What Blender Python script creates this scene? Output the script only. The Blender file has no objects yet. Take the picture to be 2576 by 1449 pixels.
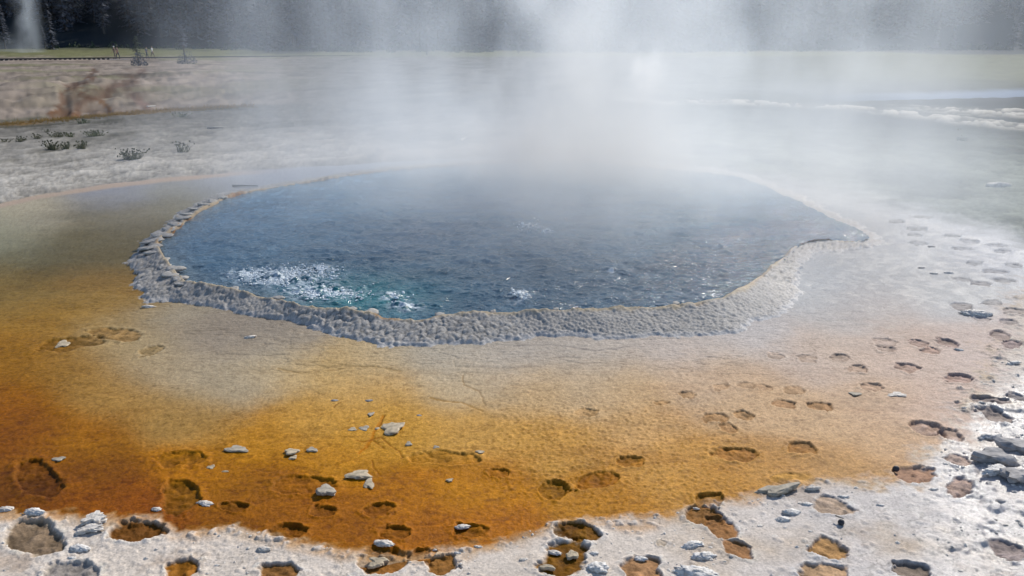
import bpy, bmesh, math, random
import numpy as np
from mathutils import Vector, Matrix

random.seed(7)
rng = np.random.default_rng(11)
SC = bpy.context.scene
COL = SC.collection

# ------------------------------------------------------------------ camera model
W0, H0 = 2576.0, 1449.0            # measuring frame used for reading positions off the photograph
F0 = 1983.0
HC = 2.2
PITCH = math.atan((724.5 - 115.0) / F0)
cp, sp = math.cos(PITCH), math.sin(PITCH)

def at(px, py, z=0.0):
    a = (px - W0 / 2) / F0
    b = -(py - H0 / 2) / F0
    dx, dy, dz = a, cp + b * sp, -sp + b * cp
    t = (z - HC) / dz
    return (dx * t, dy * t, z)

def far_at(px, dist):
    return ((px - W0 / 2) / F0 * dist / cp, dist)

def proj(x, y, z):
    zz = z - HC
    d = y * cp - zz * sp
    u = y * sp + zz * cp
    d = np.maximum(d, 0.05)
    return W0 / 2 + F0 * x / d, H0 / 2 - F0 * u / d

def lin(c):
    c = np.asarray(c, float) / 255.0
    return np.where(c <= 0.04045, c / 12.92, ((c + 0.055) / 1.055) ** 2.4)

# ------------------------------------------------------------------ noise toolbox
def h2(ix, iy, s):
    ix = ix.astype(np.int64) & 0xFFFFFFFF
    iy = iy.astype(np.int64) & 0xFFFFFFFF
    n = (ix * 374761393 + iy * 668265263 + s * 974711) & 0xFFFFFFFF
    n = ((n ^ (n >> 13)) * 1274126177) & 0xFFFFFFFF
    n = ((n ^ (n >> 16)) * 2246822519) & 0xFFFFFFFF
    n = n ^ (n >> 15)
    return (n & 0xFFFFFF) / float(0x1000000)

def vn(x, y, s=0):
    ix, iy = np.floor(x), np.floor(y)
    fx, fy = x - ix, y - iy
    fx = fx * fx * fx * (fx * (fx * 6 - 15) + 10)
    fy = fy * fy * fy * (fy * (fy * 6 - 15) + 10)
    a, b = h2(ix, iy, s), h2(ix + 1, iy, s)
    c, d = h2(ix, iy + 1, s), h2(ix + 1, iy + 1, s)
    return (a + (b - a) * fx) * (1 - fy) + (c + (d - c) * fx) * fy

def fbm(x, y, o=4, s=0, gain=0.5):
    t, a, n = 0.0, 1.0, 0.0
    for i in range(o):
        t = t + a * (vn(x, y, s + i * 17) - 0.5)
        n += a
        a *= gain
        x, y = x * 2.03 + 5.1, y * 2.03 - 3.7
    return t / n * 2.0            # about -1..1

def worley(x, y, s=0):
    ix, iy = np.floor(x), np.floor(y)
    f1 = np.full(x.shape, 9.0); f2 = f1.copy(); cid = np.zeros(x.shape)
    for i in (-1, 0, 1):
        for j in (-1, 0, 1):
            cx, cy = ix + i, iy + j
            px = cx + h2(cx, cy, s + 1); py = cy + h2(cx, cy, s + 2)
            d = np.hypot(x - px, y - py)
            r = h2(cx, cy, s + 3)
            new = d < f1
            f2 = np.where(new, f1, np.minimum(f2, d))
            cid = np.where(new, r, cid)
            f1 = np.where(new, d, f1)
    return f1, f2, cid

def ss(a, b, x):
    t = np.clip((x - a) / (b - a), 0, 1)
    return t * t * (3 - 2 * t)

def seg_dist(x, y, pts, closed=True):
    d = np.full(x.shape, 1e9)
    n = len(pts)
    for i in range(n if closed else n - 1):
        ax, ay = pts[i][:2]; bx, by = pts[(i + 1) % n][:2]
        ex, ey = bx - ax, by - ay
        t = np.clip(((x - ax) * ex + (y - ay) * ey) / (ex * ex + ey * ey + 1e-12), 0, 1)
        d = np.minimum(d, (x - ax - t * ex) ** 2 + (y - ay - t * ey) ** 2)
    return np.sqrt(d)

def inside(x, y, pts):
    r = np.zeros(x.shape, bool)
    n = len(pts)
    for i in range(n):
        ax, ay = pts[i][:2]; bx, by = pts[(i + 1) % n][:2]
        if ay == by: continue
        c = ((ay > y) != (by > y)) & (x < (bx - ax) * (y - ay) / (by - ay) + ax)
        r ^= c
    return r

def sdf(x, y, pts):
    """positive outside"""
    d = seg_dist(x, y, pts)
    return np.where(inside(x, y, pts), -d, d)

def smooth_loop(pts, it=2):
    for _ in range(it):
        q = []
        for i in range(len(pts)):
            a, b = np.array(pts[i], float), np.array(pts[(i + 1) % len(pts)], float)
            q += [tuple(a * .75 + b * .25), tuple(a * .25 + b * .75)]
        pts = q
    return pts

# ------------------------------------------------------------------ outlines (read off the photograph, laid on the ground)
INNER = [(575,492,0.064),(500,528,0.071),(440,572,0.083),(392,600,0.089),(405,640,0.095),(440,680,0.102),(470,712,0.102),(560,722,0.102),(660,742,0.102),
         (760,765,0.108),(870,780,0.108),(945,792,0.108),(1060,802,0.108),(1110,790,0.108),(1200,785,0.108),(1320,785,0.108),(1450,778,0.108),(1560,770,0.108),
         (1700,765,0.108),(1790,752,0.102),(1850,730,0.102),(1900,700,0.095),(1950,660,0.089),(1992,622,0.077),(2010,606,0.064),(2080,598,0.052),(2150,606,0.052),
         (2185,596,0.052),(2150,575,0.052),(2090,548,0.052),(2030,518,0.052),(1960,485,0.052),(1880,450,0.052),(1800,434,0.052),(1700,428,0.052),(1600,416,0.052),(1400,405,0.052),
         (1200,413,0.052),(1000,425,0.052),(900,440,0.052),(800,455,0.052),(700,470,0.058),(630,482,0.058)]
OUTER = [(575,484,0),(500,505,0),(440,540,0),(380,592,0),(325,630,0),(330,680,0),(348,735,0),(358,762,0),(490,766,0),(560,780,0),(650,794,0),
         (750,812,0),(790,834,0),(870,852,0),(945,874,0),(1030,872,0),(1180,870,0),(1300,857,0),(1400,844,0),(1480,854,0),(1600,854,0),(1700,847,0),
         (1850,840,0),(1890,817,0),(1965,802,0),(2014,770,0),(2006,720,0),(2022,670,0),(2062,634,0),(2130,630,0),(2212,618,0),(2215,598,0),(2180,572,0),
         (2110,540,0),(2045,508,0),(1975,476,0),(1890,440,0),(1805,424,0),(1700,418,0),(1600,407,0),(1400,397,0),(1200,404,0),(1000,416,0),(900,430,0),
         (800,445,0),(700,460,0),(630,473,0)]
inner_w = smooth_loop([at(*p)[:2] for p in INNER], 1)
outer_w = smooth_loop([at(*p)[:2] for p in OUTER], 1)
WATER_Z = 0.045

# edges in frame units
CRUST = [(-900,1275),(0,1288),(120,1290),(250,1302),(400,1300),(435,1332),(600,1340),(740,1365),(900,1387),(1050,1392),(1200,1377),(1300,1360),(1400,1325),
         (1500,1300),(1650,1290),(1750,1275),(1880,1245),(1950,1222),(2060,1212),(2200,1222),(2270,1190),(2340,1130),(2390,1090),(2440,1000),(2490,930),
         (2530,850),(2590,760),(2800,690),(3600,640),(3600,3000),(-900,3000)]
FARSHORE = [(-2400,820),(-900,640),(-300,560),(0,512),(100,492),(200,474),(330,456),(480,443),(620,430),(800,419),(1000,407),(1200,398),(1400,390),(1560,394),(1700,410),
            (1850,430),(1980,462),(2120,495),(2300,535),(2400,565),(2500,590),(2650,640),(3000,720),(4200,900),(4200,-50),(-2400,-50)]
CHAN = [(-1500,395),(-400,345),(0,318),(60,312),(150,303),(250,295),(330,286),(420,279),(520,273),(640,268),(800,262)]

# hoofprints: cx, cy, rx, ry, tilt, depth(cm), floor colour
PITS = [
 (342,1338,83,25,-3,6,(112,74,46)),(85,1355,86,40,4,6,(140,120,105)),(180,1442,80,32,0,5,(150,142,138)),(460,1437,50,28,-20,5,(150,100,50)),
 (452,1246,50,40,-30,5,(104,78,24)),(588,1275,40,12,0,4,(100,66,18)),(455,1155,62,20,-6,3,(140,95,30)),(95,1205,60,44,20,4,(96,60,18)),
 (724,1336,50,21,-4,5,(112,72,26)),(768,1222,76,25,0,3,(140,88,22)),(817,1288,34,16,0,2.5,(120,76,22)),(950,1282,40,18,-10,3,(120,74,22)),
 (996,1340,41,19,0,4,(112,72,24)),(1184,1336,41,20,5,4.5,(120,82,34)),(958,1412,66,36,0,5,(150,102,60)),(1061,1399,35,19,-6,4,(142,92,46)),
 (1114,1423,40,24,-15,5,(140,98,58)),(697,1440,52,26,0,5,(128,92,62)),(1118,1153,77,19,2,3,(172,116,40)),(1254,1190,28,12,5,2.5,(160,102,40)),
 (1391,1233,40,23,3,4,(150,104,36)),(1504,1210,61,21,-8,4,(160,96,26)),(1584,1163,36,14,0,3,(172,112,36)),(1850,1143,62,20,6,3,(164,108,52)),
 (1784,1258,41,19,6,5,(116,82,40)),(1766,1297,50,24,10,4,(142,102,58)),(1818,1330,48,26,35,4,(150,108,66)),(1856,1384,42,22,25,4,(160,118,78)),
 (1458,1338,57,28,8,5,(112,76,24)),(1420,1408,62,48,-20,5,(120,82,28)),(1614,1430,53,33,6,5,(172,132,94)),(1665,1368,13,8,0,1.5,(196,180,160)),
 (2019,1127,38,17,6,4,(160,108,46)),(1995,1208,54,20,6,1.5,(196,150,66)),(2297,1196,65,21,9,4,(176,140,112)),(2412,1165,36,14,10,3,(176,156,142)),
 (2411,1232,37,25,0,4,(178,154,138)),(2092,1275,52,22,12,3,(184,162,138)),(2083,1382,52,29,14,5,(174,136,86)),(2078,1440,60,26,0,4,(178,148,112)),
 (2296,1437,52,24,6,5,(140,126,112)),(2538,1388,60,26,24,4,(162,148,142)),(1974,1017,31,11,6,3,(170,120,70)),(2066,1022,32,12,6,3,(182,132,74)),
 (2194,973,30,11,8,2.5,(184,152,124)),(2159,928,28,11,6,2,(184,154,126)),(2283,925,30,12,8,3,(174,140,120)),(2410,952,36,13,6,4,(166,130,116)),
 (2224,862,30,11,5,1.5,(186,166,150)),(2228,878,26,8,5,1.5,(180,158,142)),(2313,864,29,9,8,2,(168,138,124)),(2342,882,24,9,5,2,(180,142,120)),
 (2382,863,29,11,14,3.5,(158,130,120)),(2421,772,29,10,4,2,(170,156,148)),(2470,804,24,7,6,2,(162,150,146)),(2498,762,25,8,3,2,(166,158,152)),
 (2537,811,27,8,5,3,(152,144,142)),(2550,784,32,9,5,2.5,(160,152,150)),(2514,844,28,15,10,3,(158,136,128)),(2545,866,28,11,8,3,(158,140,134)),
 (2490,1012,48,13,8,3.5,(156,142,134)),(2507,1050,52,17,18,3.5,(160,146,136)),(2556,1001,30,10,8,3,(150,142,140)),(2335,1078,52,18,14,4,(166,138,122)),
 (2392,1096,34,16,20,4,(166,140,124)),(2032,903,28,10,5,1.2,(186,162,138)),(2114,900,29,10,5,1.5,(184,160,140)),(1995,982,28,11,5,1.5,(188,150,104)),
 (1948,895,22,10,3,1.2,(190,166,140)),(1727,994,22,9,10,2,(186,146,96)),(1475,1037,28,12,4,2,(180,140,90)),(1803,1052,38,13,4,3,(170,122,62)),
 (1872,1047,31,12,8,3,(174,128,70)),(1832,1078,26,12,20,3,(176,128,74)),(1661,1014,20,6,-6,1.8,(180,138,86)),(1816,974,23,9,-4,1.5,(188,152,112)),
 (1880,970,25,9,3,1.5,(190,158,120)),(1922,976,22,8,14,1.5,(186,152,114)),(182,864,90,17,-6,3.5,(124,86,44)),(290,842,70,15,4,2,(150,110,66)),
 (381,883,33,11,-16,2,(160,132,94)),(2255,557,24,5,2,3,(172,168,162)),(2307,575,30,5,3,3,(164,162,160)),(2322,546,28,4,4,3,(166,164,160)),
 (2302,591,22,4,2,2,(172,170,168)),(2312,612,26,5,4,2,(170,168,168)),(2420,625,26,5,4,3,(168,168,172)),(2395,593,22,4,4,3,(166,166,168)),
 (2442,606,28,5,5,3,(166,166,170)),(2507,617,25,5,5,3,(166,166,170)),(2522,631,22,5,3,3,(164,164,168)),(2452,662,24,6,0,2,(172,172,174)),
 (2507,683,35,6,4,3,(164,160,162)),(2552,668,25,6,6,3,(166,164,164)),(2420,703,28,6,5,2.5,(168,164,164)),(2467,714,28,6,5,2.5,(168,160,158)),
 (2525,705,30,6,4,3,(166,162,160)),
]
pit_w = []
for (cx, cy, rx, ry, tl, dep, colr) in PITS:
    c = np.array(at(cx, cy)[:2])
    t = math.radians(tl)
    e1 = np.array(at(cx + rx * math.cos(t), cy + rx * math.sin(t))[:2]) - c
    e2 = np.array(at(cx - ry * math.sin(t), cy + ry * math.cos(t))[:2]) - c
    M = np.linalg.inv(np.stack([e1, e2], 1))
    pit_w.append((c, M, max(np.hypot(*e1), np.hypot(*e2)), dep / 100.0 * ((.30 if cx < 2150 or cy > 1100 else .42) if cy < 1330 else .27), lin(colr)))

# ------------------------------------------------------------------ the ground: one height and colour field
GULLY = ([(235,180),(230,195),(208,212),(170,222),(160,240),(162,260),(142,278),(130,297)], [(360,180),(347,190),(325,207),(287,222),(262,242),(225,255),(200,270),(188,296)], [(255,258),(268,270),(280,290)])
def base_height(x, y):
    """large shape of the ground, without pits and rim"""
    r = np.hypot(x, y)
    z = np.zeros(x.shape)
    # channel on the far left behind the gravel flat
    px, py = proj(x, y, np.zeros(x.shape))
    ex = np.interp(px, [p[0] for p in CHAN], [p[1] for p in CHAN])
    over = (ex - py)                                        # >0 beyond the edge of the near flat
    wleft = ss(900, 420, px)
    z = z - 0.55 * wleft * ss(-1, 9, over) * (1 - ss(10, 75, over))
    z = z + 0.25 * wleft * ss(40, 110, over)
    mnd = wleft * ss(150, 215, py) * ss(ex + 2, ex - 18, py)
    z = z + mnd * (.30 * np.abs(fbm(x * .45, y * .22, 4, 7)) + .12 * fbm(x * 1.6, y * .8, 3, 8))
    gul = np.full(x.shape, 1e9)
    for pts in GULLY: gul = np.minimum(gul, seg_dist(px, py, pts, False))
    z = z - mnd * .10 * ss(20, 2, gul + 5 * fbm(x * 1.1, y * .6, 3, 9))
    z = z + 1.4 * ss(115, 175, r) + 0.30 * np.maximum(r - 180, 0)
    z = z + fbm(x * 0.05, y * 0.05, 3, 5) * 0.22 * ss(30, 70, r)
    z = z + fbm(x * 0.5, y * 0.5, 3, 6) * 0.05 * ss(17, 40, r)
    return z

PAL = [  # px, py, colour as it shows in the photograph with rim shade and steam haze left in (turned into albedo below)
 (60,535,(176,165,148)),(300,485,(152,152,158)),(520,465,(160,162,168)),(20,590,(150,148,128)),(300,560,(128,118,96)),(100,650,(106,98,76)),(260,640,(118,108,84)),
 (470,510,(140,132,110)),(60,720,(128,106,68)),(250,720,(140,112,72)),(100,800,(148,112,58)),(290,770,(152,118,66)),(50,900,(146,102,44)),(200,930,(150,112,62)),(30,1010,(138,86,30)),
 (330,870,(170,146,112)),(420,800,(160,148,132)),(300,1000,(164,126,76)),(400,920,(168,150,128)),(550,850,(152,140,130)),(560,960,(172,156,136)),(700,850,(156,146,138)),
 (480,1050,(168,134,86)),(200,1100,(152,100,40)),(60,1120,(134,82,26)),(60,1230,(108,66,20)),(250,1200,(122,76,22)),(350,1270,(132,74,24)),(200,1265,(138,80,26)),
 (700,920,(184,166,142)),(820,940,(190,156,108)),(950,920,(186,166,140)),(950,980,(190,148,90)),(800,1050,(188,142,76)),(1000,1080,(190,142,68)),(640,1110,(178,124,48)),
 (500,1180,(164,106,34)),(620,1230,(146,94,22)),(900,1150,(186,132,52)),(800,1270,(150,92,22)),(1000,1250,(164,104,28)),(900,1330,(144,88,24)),(640,1310,(140,86,28)),
 (1100,900,(180,170,158)),(1180,980,(190,168,140)),(1300,920,(184,174,164)),(1200,1090,(188,144,80)),(1200,1220,(176,118,38)),(1250,1330,(162,100,26)),(1080,1350,(152,92,28)),
 (1350,980,(192,160,118)),(1580,970,(194,162,118)),(1850,930,(198,172,140)),(2080,890,(200,174,146)),(2240,870,(200,176,154)),(200,610,(120,110,88)),(370,600,(126,114,92)),(2200,780,(196,186,178)),(1400,1120,(186,140,72)),(1500,890,(186,176,166)),(1500,960,(192,170,142)),(1600,1060,(192,152,98)),(1700,1180,(190,142,70)),(1500,1260,(174,120,42)),
 (1700,880,(192,180,170)),(1750,960,(196,168,136)),(1880,850,(194,188,184)),(1900,1010,(196,164,122)),(1950,1160,(192,146,76)),(1820,1220,(180,130,54)),(2050,900,(198,182,168)),
 (2030,1060,(198,166,124)),(2100,1180,(196,156,98)),(2150,800,(194,190,186)),(2200,1010,(200,170,136)),(2250,1100,(200,166,124)),(2300,900,(200,178,160)),(2350,1030,(200,176,156)),
 (2100,720,(192,194,196)),(2250,700,(192,192,192)),(2400,740,(190,190,190)),(2450,860,(196,178,166)),(2200,620,(194,194,194)),(2350,590,(188,190,194)),(2500,640,(186,188,194)),
 (1000,412,(160,164,172)),(1400,398,(168,172,180)),(1800,428,(180,178,174)),(2050,500,(186,188,190)),(760,440,(160,162,170)),
]
pal_xy = np.array([(p[0], p[1]) for p in PAL], float)
pal_c = np.array([lin(p[2]) for p in PAL])

def pal_color(px, py):
    num = np.zeros(px.shape + (3,)); den = np.zeros(px.shape)
    for i in range(len(PAL)):
        d2 = ((px - pal_xy[i, 0]) / 1.35) ** 2 + ((py - pal_xy[i, 1]) * 1.35) ** 2
        w = np.exp(-d2 / (2 * 52.0 ** 2)) + 2e-6 / (1 + d2 / 4e4) ** 2
        num += w[:, None] * pal_c[i]; den += w
    return num / den[:, None]

SUNK = 1.12      # picture value of a sunlit white sheet, used to turn seen colours into albedo

def build_fields(x, y):
    n = x.shape[0]
    r = np.hypot(x, y)
    z = base_height(x, y)
    px, py = proj(x, y, z)
    soft = np.clip(r / 4.0, 0.6, 6.0)          # noise gets coarser with distance
    wob = fbm(x * 1.6, y * 1.6, 4, 21) * 16 + fbm(x * 9, y * 9, 3, 22) * 7 * np.clip(6 / r, .15, 1)
    qx, qy = px + wob * 1.2 * np.clip(7 / r, .1, 2), py + wob * np.clip(7 / r, .1, 1.6)
    C = pal_color(px + wob * 1.5, py + wob)
    # ---- masks
    d_cr = -sdf(qx, qy, CRUST)                 # >0 on the crust, frame units
    d_gr = -sdf(px + wob * .4, py + wob * np.clip(3 / r, .02, .5), FARSHORE)   # >0 on the gravel beyond the far shore
    wid = 13 + 72 * ss(2080, 2380, px) * ss(1330, 1180, py)
    m_cr = ss(-1, 1, d_cr / wid + (fbm(x * 28, y * 28, 3, 23) * .7 + fbm(x * 7, y * 7, 4, 27) * .8 * ss(10, 60, wid)))
    wg = 1 + 16 * ss(1700, 2200, px)
    m_gr = ss(-1.0, 2.5, d_gr / wg + fbm(x * 4, y * 4, 4, 28) * 1.1 * ss(1600, 2000, px))
    rough = np.full(n, 0.46); wet = np.full(n, 1.0)
    # ---- mat detail
    g1 = fbm(x * 14, y * 14, 4, 31); g2 = fbm(x * 60, y * 60, 3, 32); g3 = fbm(x * 3.0, y * 3.0, 4, 33)
    satur = np.clip((C[:, 0] - C[:, 2]) / (C[:, 0] + 1e-3), 0, 1)      # how orange
    C = C * (1 + (0.10 * g1 + 0.20 * g2 + 0.08 * g3)[:, None] * (0.45 + 0.8 * satur)[:, None])
    dark = ss(0.12, 0.5, fbm(x * 24, y * 34, 3, 34, .7))
    C = C * (1 - (dark * (.07 + .24 * satur))[:, None] * np.array([.9, 1, 1.05]))
    brt = ss(0.2, 0.6, fbm(x * 30 + 9, y * 36, 3, 35, .7))
    C = C * (1 + (brt * (.04 + .15 * satur))[:, None])
    fil = np.abs(fbm(x * 2.2 + g3 * .5, y * 7.5 + g3 * 1.2, 4, 36))
    C = C * (1 - (ss(.10, .0, fil) * (.05 + .12 * satur))[:, None])
    bnd = ss(.1, .4, fbm(x * .9 + 3, y * 1.8, 4, 37)) * satur
    C = C * (1 - .16 * bnd[:, None] * np.array([.7, 1, 1.3]))
    # pustules on the orange mat
    near = r < 9
    pu = np.zeros(n); pid = np.zeros(n)
    f1, f2, cid = worley(x[near] * 26 + g1[near] * .5, y[near] * 26, 41)
    pu[near] = np.clip(1 - f1 / 0.42, 0, 1) * ((cid * 997) % 1 > 0.35); pid[near] = cid
    pz = ss(1150, 1350, px) * ss(2150, 1700, px) * ss(960, 1040, py) * ss(1330, 1180, py)
    pz = np.clip(pz + 0.18 * ss(950, 1050, py) * (satur > .3), 0, 1)
    hz = pu ** 0.8 * 0.0055 * pz
    hz += (g2 * 0.0018 + g1 * 0.0012) * np.clip(r / 3, .6, 1.6)
    # micro terraces round the rim: little lapped shelves
    d_rim = sdf(x, y, outer_w)
    tz = ss(1.3, 0.15, d_rim) * ss(9.5, 6.5, r) * (d_rim > 0)
    terr = fbm(x * 7 + 4, y * 20, 3, 43)
    hz += tz * 0.006 * np.abs(terr) + ss(0.5, -0.1, fbm(x * 2.2, y * 5, 3, 44)) * 0.002
    lines = 1 - ss(0.0, 0.05, np.abs(fbm(x * 1.1 + g3 * .3, y * 3.2, 4, 45)))
    C = C * (1 - 0.10 * (lines * tz)[:, None])
    hz -= 0.004 * lines * ss(0.1, .5, tz)
    rough = rough - 0.07 * ss(1500, 2200, px) * ss(1000, 700, py) + 0.06 * g1
    # ---- cracks and little channels in the mat
    cw_ = fbm(x * 18, y * 18, 3, 46) * 4
    for pts, wd, cc in (([(962,1048),(948,1078),(938,1100),(925,1118),(905,1140)], 4.5, (176, 108, 24)), ([(968,1046),(950,1078)], 1.6, (120, 76, 30)),
                        ([(895,1108),(915,1112),(935,1106),(957,1099),(985,1124),(1004,1136),(1013,1152)], 1.5, (134, 84, 26)), ([(938,1108),(968,1130)], 1.4, (134, 84, 26)),
                        ([(935,1158),(940,1176),(956,1196)], 1.6, (134, 82, 24)), ([(735,1356),(728,1378),(722,1392)], 5, (150, 98, 44)), ([(1166,946),(1166,968),(1205,985),(1222,1020)], 1.6, (150, 124, 92)),
                        ([(1080,1000),(1120,1010),(1160,1012),(1215,1035)], 2.0, (164, 128, 80)), ([(700,928),(760,940),(810,928),(860,921),(950,924),(1010,935)], 2.2, (164, 138, 104)),
                        ([(840,1024),(858,1014)], 1.5, (140, 96, 46)), ([(1290,870),(1400,868),(1500,884),(1590,872)], 1.4, (150, 142, 136))):
        k = ss(wd + 1.2, wd * .4, seg_dist(px + cw_, py + cw_ * .6, pts, False)) * .75
        C = C * (1 - k[:, None]) + k[:, None] * lin(cc)
        hz -= k * .004
    # ---- crust
    gl = fbm(x * 5, y * 5, 4, 51); gf = fbm(x * 55, y * 55, 3, 52); gm = fbm(x * 20, y * 20, 3, 53)
    wright = ss(1500, 2250, px) * ss(1100, 1250, py + (px - 1900) * .35)
    white = lin((216, 203, 190))[None, :] * (1 - wright[:, None]) + lin((206, 198, 193))[None, :] * wright[:, None]
    white = white * (1 + (0.10 * gl + 0.10 * gm + 0.10 * gf)[:, None])
    tan = lin((190, 160, 120))
    tm = ss(0.15, 0.75, fbm(x * 2.2, y * 2.2, 4, 54)) * 0.5 + 0.6 * ss(34, 0, d_cr) * ss(-.3, .5, g3)
    tm = np.clip(tm, 0, .75)
    e1, e2, _c = worley(x * 4.2 + gl * .8, y * 4.2 + gm * .5, 58)
    crk = ss(.05, .0, e2 - e1 + .03 * gm) * ss(-.2, .3, fbm(x * 1.7, y * 1.7, 3, 59))
    stain = ss(.1, .55, fbm(x * 3.4 + 7, y * 3.4, 5, 60, .65))
    white = white * (1 - tm[:, None]) + tan * tm[:, None]
    eb = np.clip(ss(42, 4, d_cr) * (.35 + .9 * ss(-.3, .4, gl + .5 * gm)), 0, 1) * .62 * ss(2300, 1900, px)
    white = white * (1 - eb[:, None]) + eb[:, None] * lin((190, 142, 88))
    white = white * (1 - .28 * stain[:, None] * np.array([.8, 1, 1.15])) * (1 - .35 * crk[:, None])
    C = C * (1 - m_cr[:, None]) + white * m_cr[:, None]
    f1, f2, cid = worley(x[near] * 17, y[near] * 17, 55)
    cr = np.zeros(n); cr[near] = np.clip(1 - f1 / 0.33, 0, 1) * (((cid * 613) % 1) > 0.72)
    lump_left = .75 * ss(1000, 500, px)
    edge_r = ss(2250, 2480, px) * (1 - .8 * ss(2640, 2900, px))
    rgh = np.clip(0.35 + lump_left + edge_r, 0, 1.6)
    hz = hz * (1 - m_cr) + m_cr * (0.005 + gl * 0.0035 + (gm * 0.003 + gf * 0.0030) * rgh + cr ** .8 * 0.0065 + edge_r * np.maximum(fbm(x * 7, y * 7, 4, 56), 0) * .045)
    rough = rough * (1 - m_cr) + m_cr * (0.75 - 0.36 * wright * (1 - ss(2640, 3000, px)) - .16 * edge_r + .12 * ss(2640, 3000, px) + 0.10 * gm)
    # lacy crumbs of crust along the edge
    lace = ss(0.1, .6, fbm(x * 24, y * 24, 3, 57)) * ss(26, 2, np.abs(d_cr - 6))
    hz += lace * 0.012 * m_cr
    C = C * (1 - .5 * (lace * m_cr)[:, None]) + .5 * (lace * m_cr)[:, None] * lin((226, 222, 218))
    # ---- gravel flats and far ground
    w1 = ss(16, 9, r); w3 = ss(24, 45, r); w2 = 1 - w1 - w3
    gg = fbm(x * 9, y * 9, 4, 61, .7) * w1 + fbm(x * 3.4, y * 2.2, 4, 65, .7) * np.maximum(w2, 0) + fbm(x * 1.0, y * .32, 4, 66, .7) * w3; gb = fbm(x * 0.9, y * 0.9, 4, 62); gx = fbm(x * 34, y * 34, 2, 63) * ss(20, 10, r)
    left_c = lin((166, 161, 154)) ; right_c = lin((156, 160, 146))
    wr = ss(1200, 1900, px)[:, None]
    G = left_c * (1 - wr) + right_c * wr
    gk = fbm(x * 17, y * 10, 3, 68, .8) * ss(24, 12, r)
    G = G * np.maximum(1 + (0.55 * gg + 0.16 * gx + .55 * gk)[:, None] + 0.20 * gb[:, None], .3)
    brk = ss(0.05, 0.45, fbm(x * 1.5, y * 1.5, 5, 64, .6) * w1 + fbm(x * .45, y * .30, 5, 67, .6) * (1 - w1))
    G = G * (1 - 0.46 * brk[:, None] * np.array([1.0, 1, 1.05]))
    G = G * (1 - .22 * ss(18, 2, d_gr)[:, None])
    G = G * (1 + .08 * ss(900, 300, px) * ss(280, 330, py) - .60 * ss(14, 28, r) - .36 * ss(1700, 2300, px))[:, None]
    # far shore: pale pink line on the left
    ln = ss(9, 2, np.abs(d_gr + 5)) * ss(760, 500, px) * (r < 40)
    C = C * (1 - ln[:, None]) + ln[:, None] * lin((178, 158, 146))
    lw = ss(2.2, .6, np.abs(d_gr - 1.0)) * ss(900, 500, px)
    # far bank with brown runoff streaks
    ex = np.interp(px, [p[0] for p in CHAN], [p[1] for p in CHAN])
    bank = ss(-2, 4, ex - py) * ss(900, 500, px)
    gy = fbm(x * .6, y * .25, 4, 71)
    B = lin((146, 134, 124))[None, :] * (1 + 0.45 * gg[:, None] + .3 * gy[:, None])
    B = B * (1 - .35 * ss(.05, .4, fbm(x * .5, y * .22, 5, 78, .65))[:, None])
    gm2 = ss(0.05, .5, fbm(x * .22, y * .12, 4, 72)) * ss(300, 150, py + (fbm(x * .3, y * .3, 3, 77) * 30)) 
    B = B * (1 - gm2[:, None] * .7) + gm2[:, None] * .7 * lin((122, 122, 92))
    warp = fbm(x * 1.6, y * .6, 4, 73) * 15
    for pts, wd, cc in (([(235,180),(230,195),(208,212),(170,222),(160,240),(162,260),(142,278),(130,297)], 8, (100, 74, 64)),
                        ([(360,180),(347,190),(325,207),(287,222),(262,242),(225,255),(200,270),(188,296)], 8, (108, 84, 74)),
                        ([(205,232),(212,246),(240,252)], 4, (108, 74, 58)), ([(255,258),(268,270),(280,290)], 6, (128, 86, 48)),
                        ([(132,284),(165,288),(195,292)], 10, (118, 78, 50)), ([(335,245),(355,258),(372,275)], 10, (128, 104, 96))):
        dd = seg_dist(px + warp, py + warp * .5, pts, False)
        k = ss(wd * 1.5, wd * .3, dd + 3 * gg) * .72
        B = B * (1 - k[:, None]) + k[:, None] * lin(cc)
    dall = seg_dist(px + warp * 1.6, py + warp, [(330,196),(250,235),(180,262),(150,292),(260,285),(370,270),(330,240)], True)
    ero = ss(34, 4, dall) * ss(-.35, .25, gy + gg)
    B = B * (1 - (.68 * ero)[:, None]) + (.68 * ero)[:, None] * lin((96, 78, 68))
    dk = ss(6, 1, np.abs(py - 186 - (430 - px) * .03)) * (px > 250) * (px < 480) * ss(-.4, .2, gy)
    B = B * (1 - .45 * dk[:, None])
    G = G * (1 - bank[:, None]) + B * bank[:, None]
    veg = ss(5, 0, np.abs(ex - py + 2)) * ss(600, 350, px) * ss(-.35, .25, fbm(x * 1.3, y * 1.3, 3, 74))
    G = G * (1 - .7 * veg[:, None]) + .7 * veg[:, None] * lin((164, 128, 78))
    grn = ss(8, 0, np.abs(py - ex + 9)) * ss(170, 60, px)
    G = G * (1 - .8 * grn[:, None]) + .8 * grn[:, None] * lin((84, 88, 74))
    # meadow near the forest, both sides
    md = ss(148, 138, py + gy * 5)
    md = np.maximum(md, ss(245, 180, py + gy * 8) * ss(1700, 2300, px) * .8)
    G = G * (1 - md[:, None]) + md[:, None] * lin((116, 116, 86)) * (1 + .25 * gg[:, None])
    pale = ss(.2, .5, fbm(x * .05, y * .03, 4, 75)) * ss(150, 120, py) * ss(420, 150, px)
    G = G * (1 - pale[:, None]) + pale[:, None] * lin((176, 172, 160))
    fl = ss(146, 174, r + 26 * fbm(x * .05, y * .03, 4, 79))[:, None]
    G = G * (1 - fl) + fl * lin((52, 56, 62))
    # stream on the far right and its bright cobble bars, pebble glints painted into their colour
    st = ss(12, 7, np.abs(py - 238 + (px - 2400) * .03)) * ss(2000, 2350, px)
    G = G * (1 - st[:, None]) + st[:, None] * lin((112, 126, 150))
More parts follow.
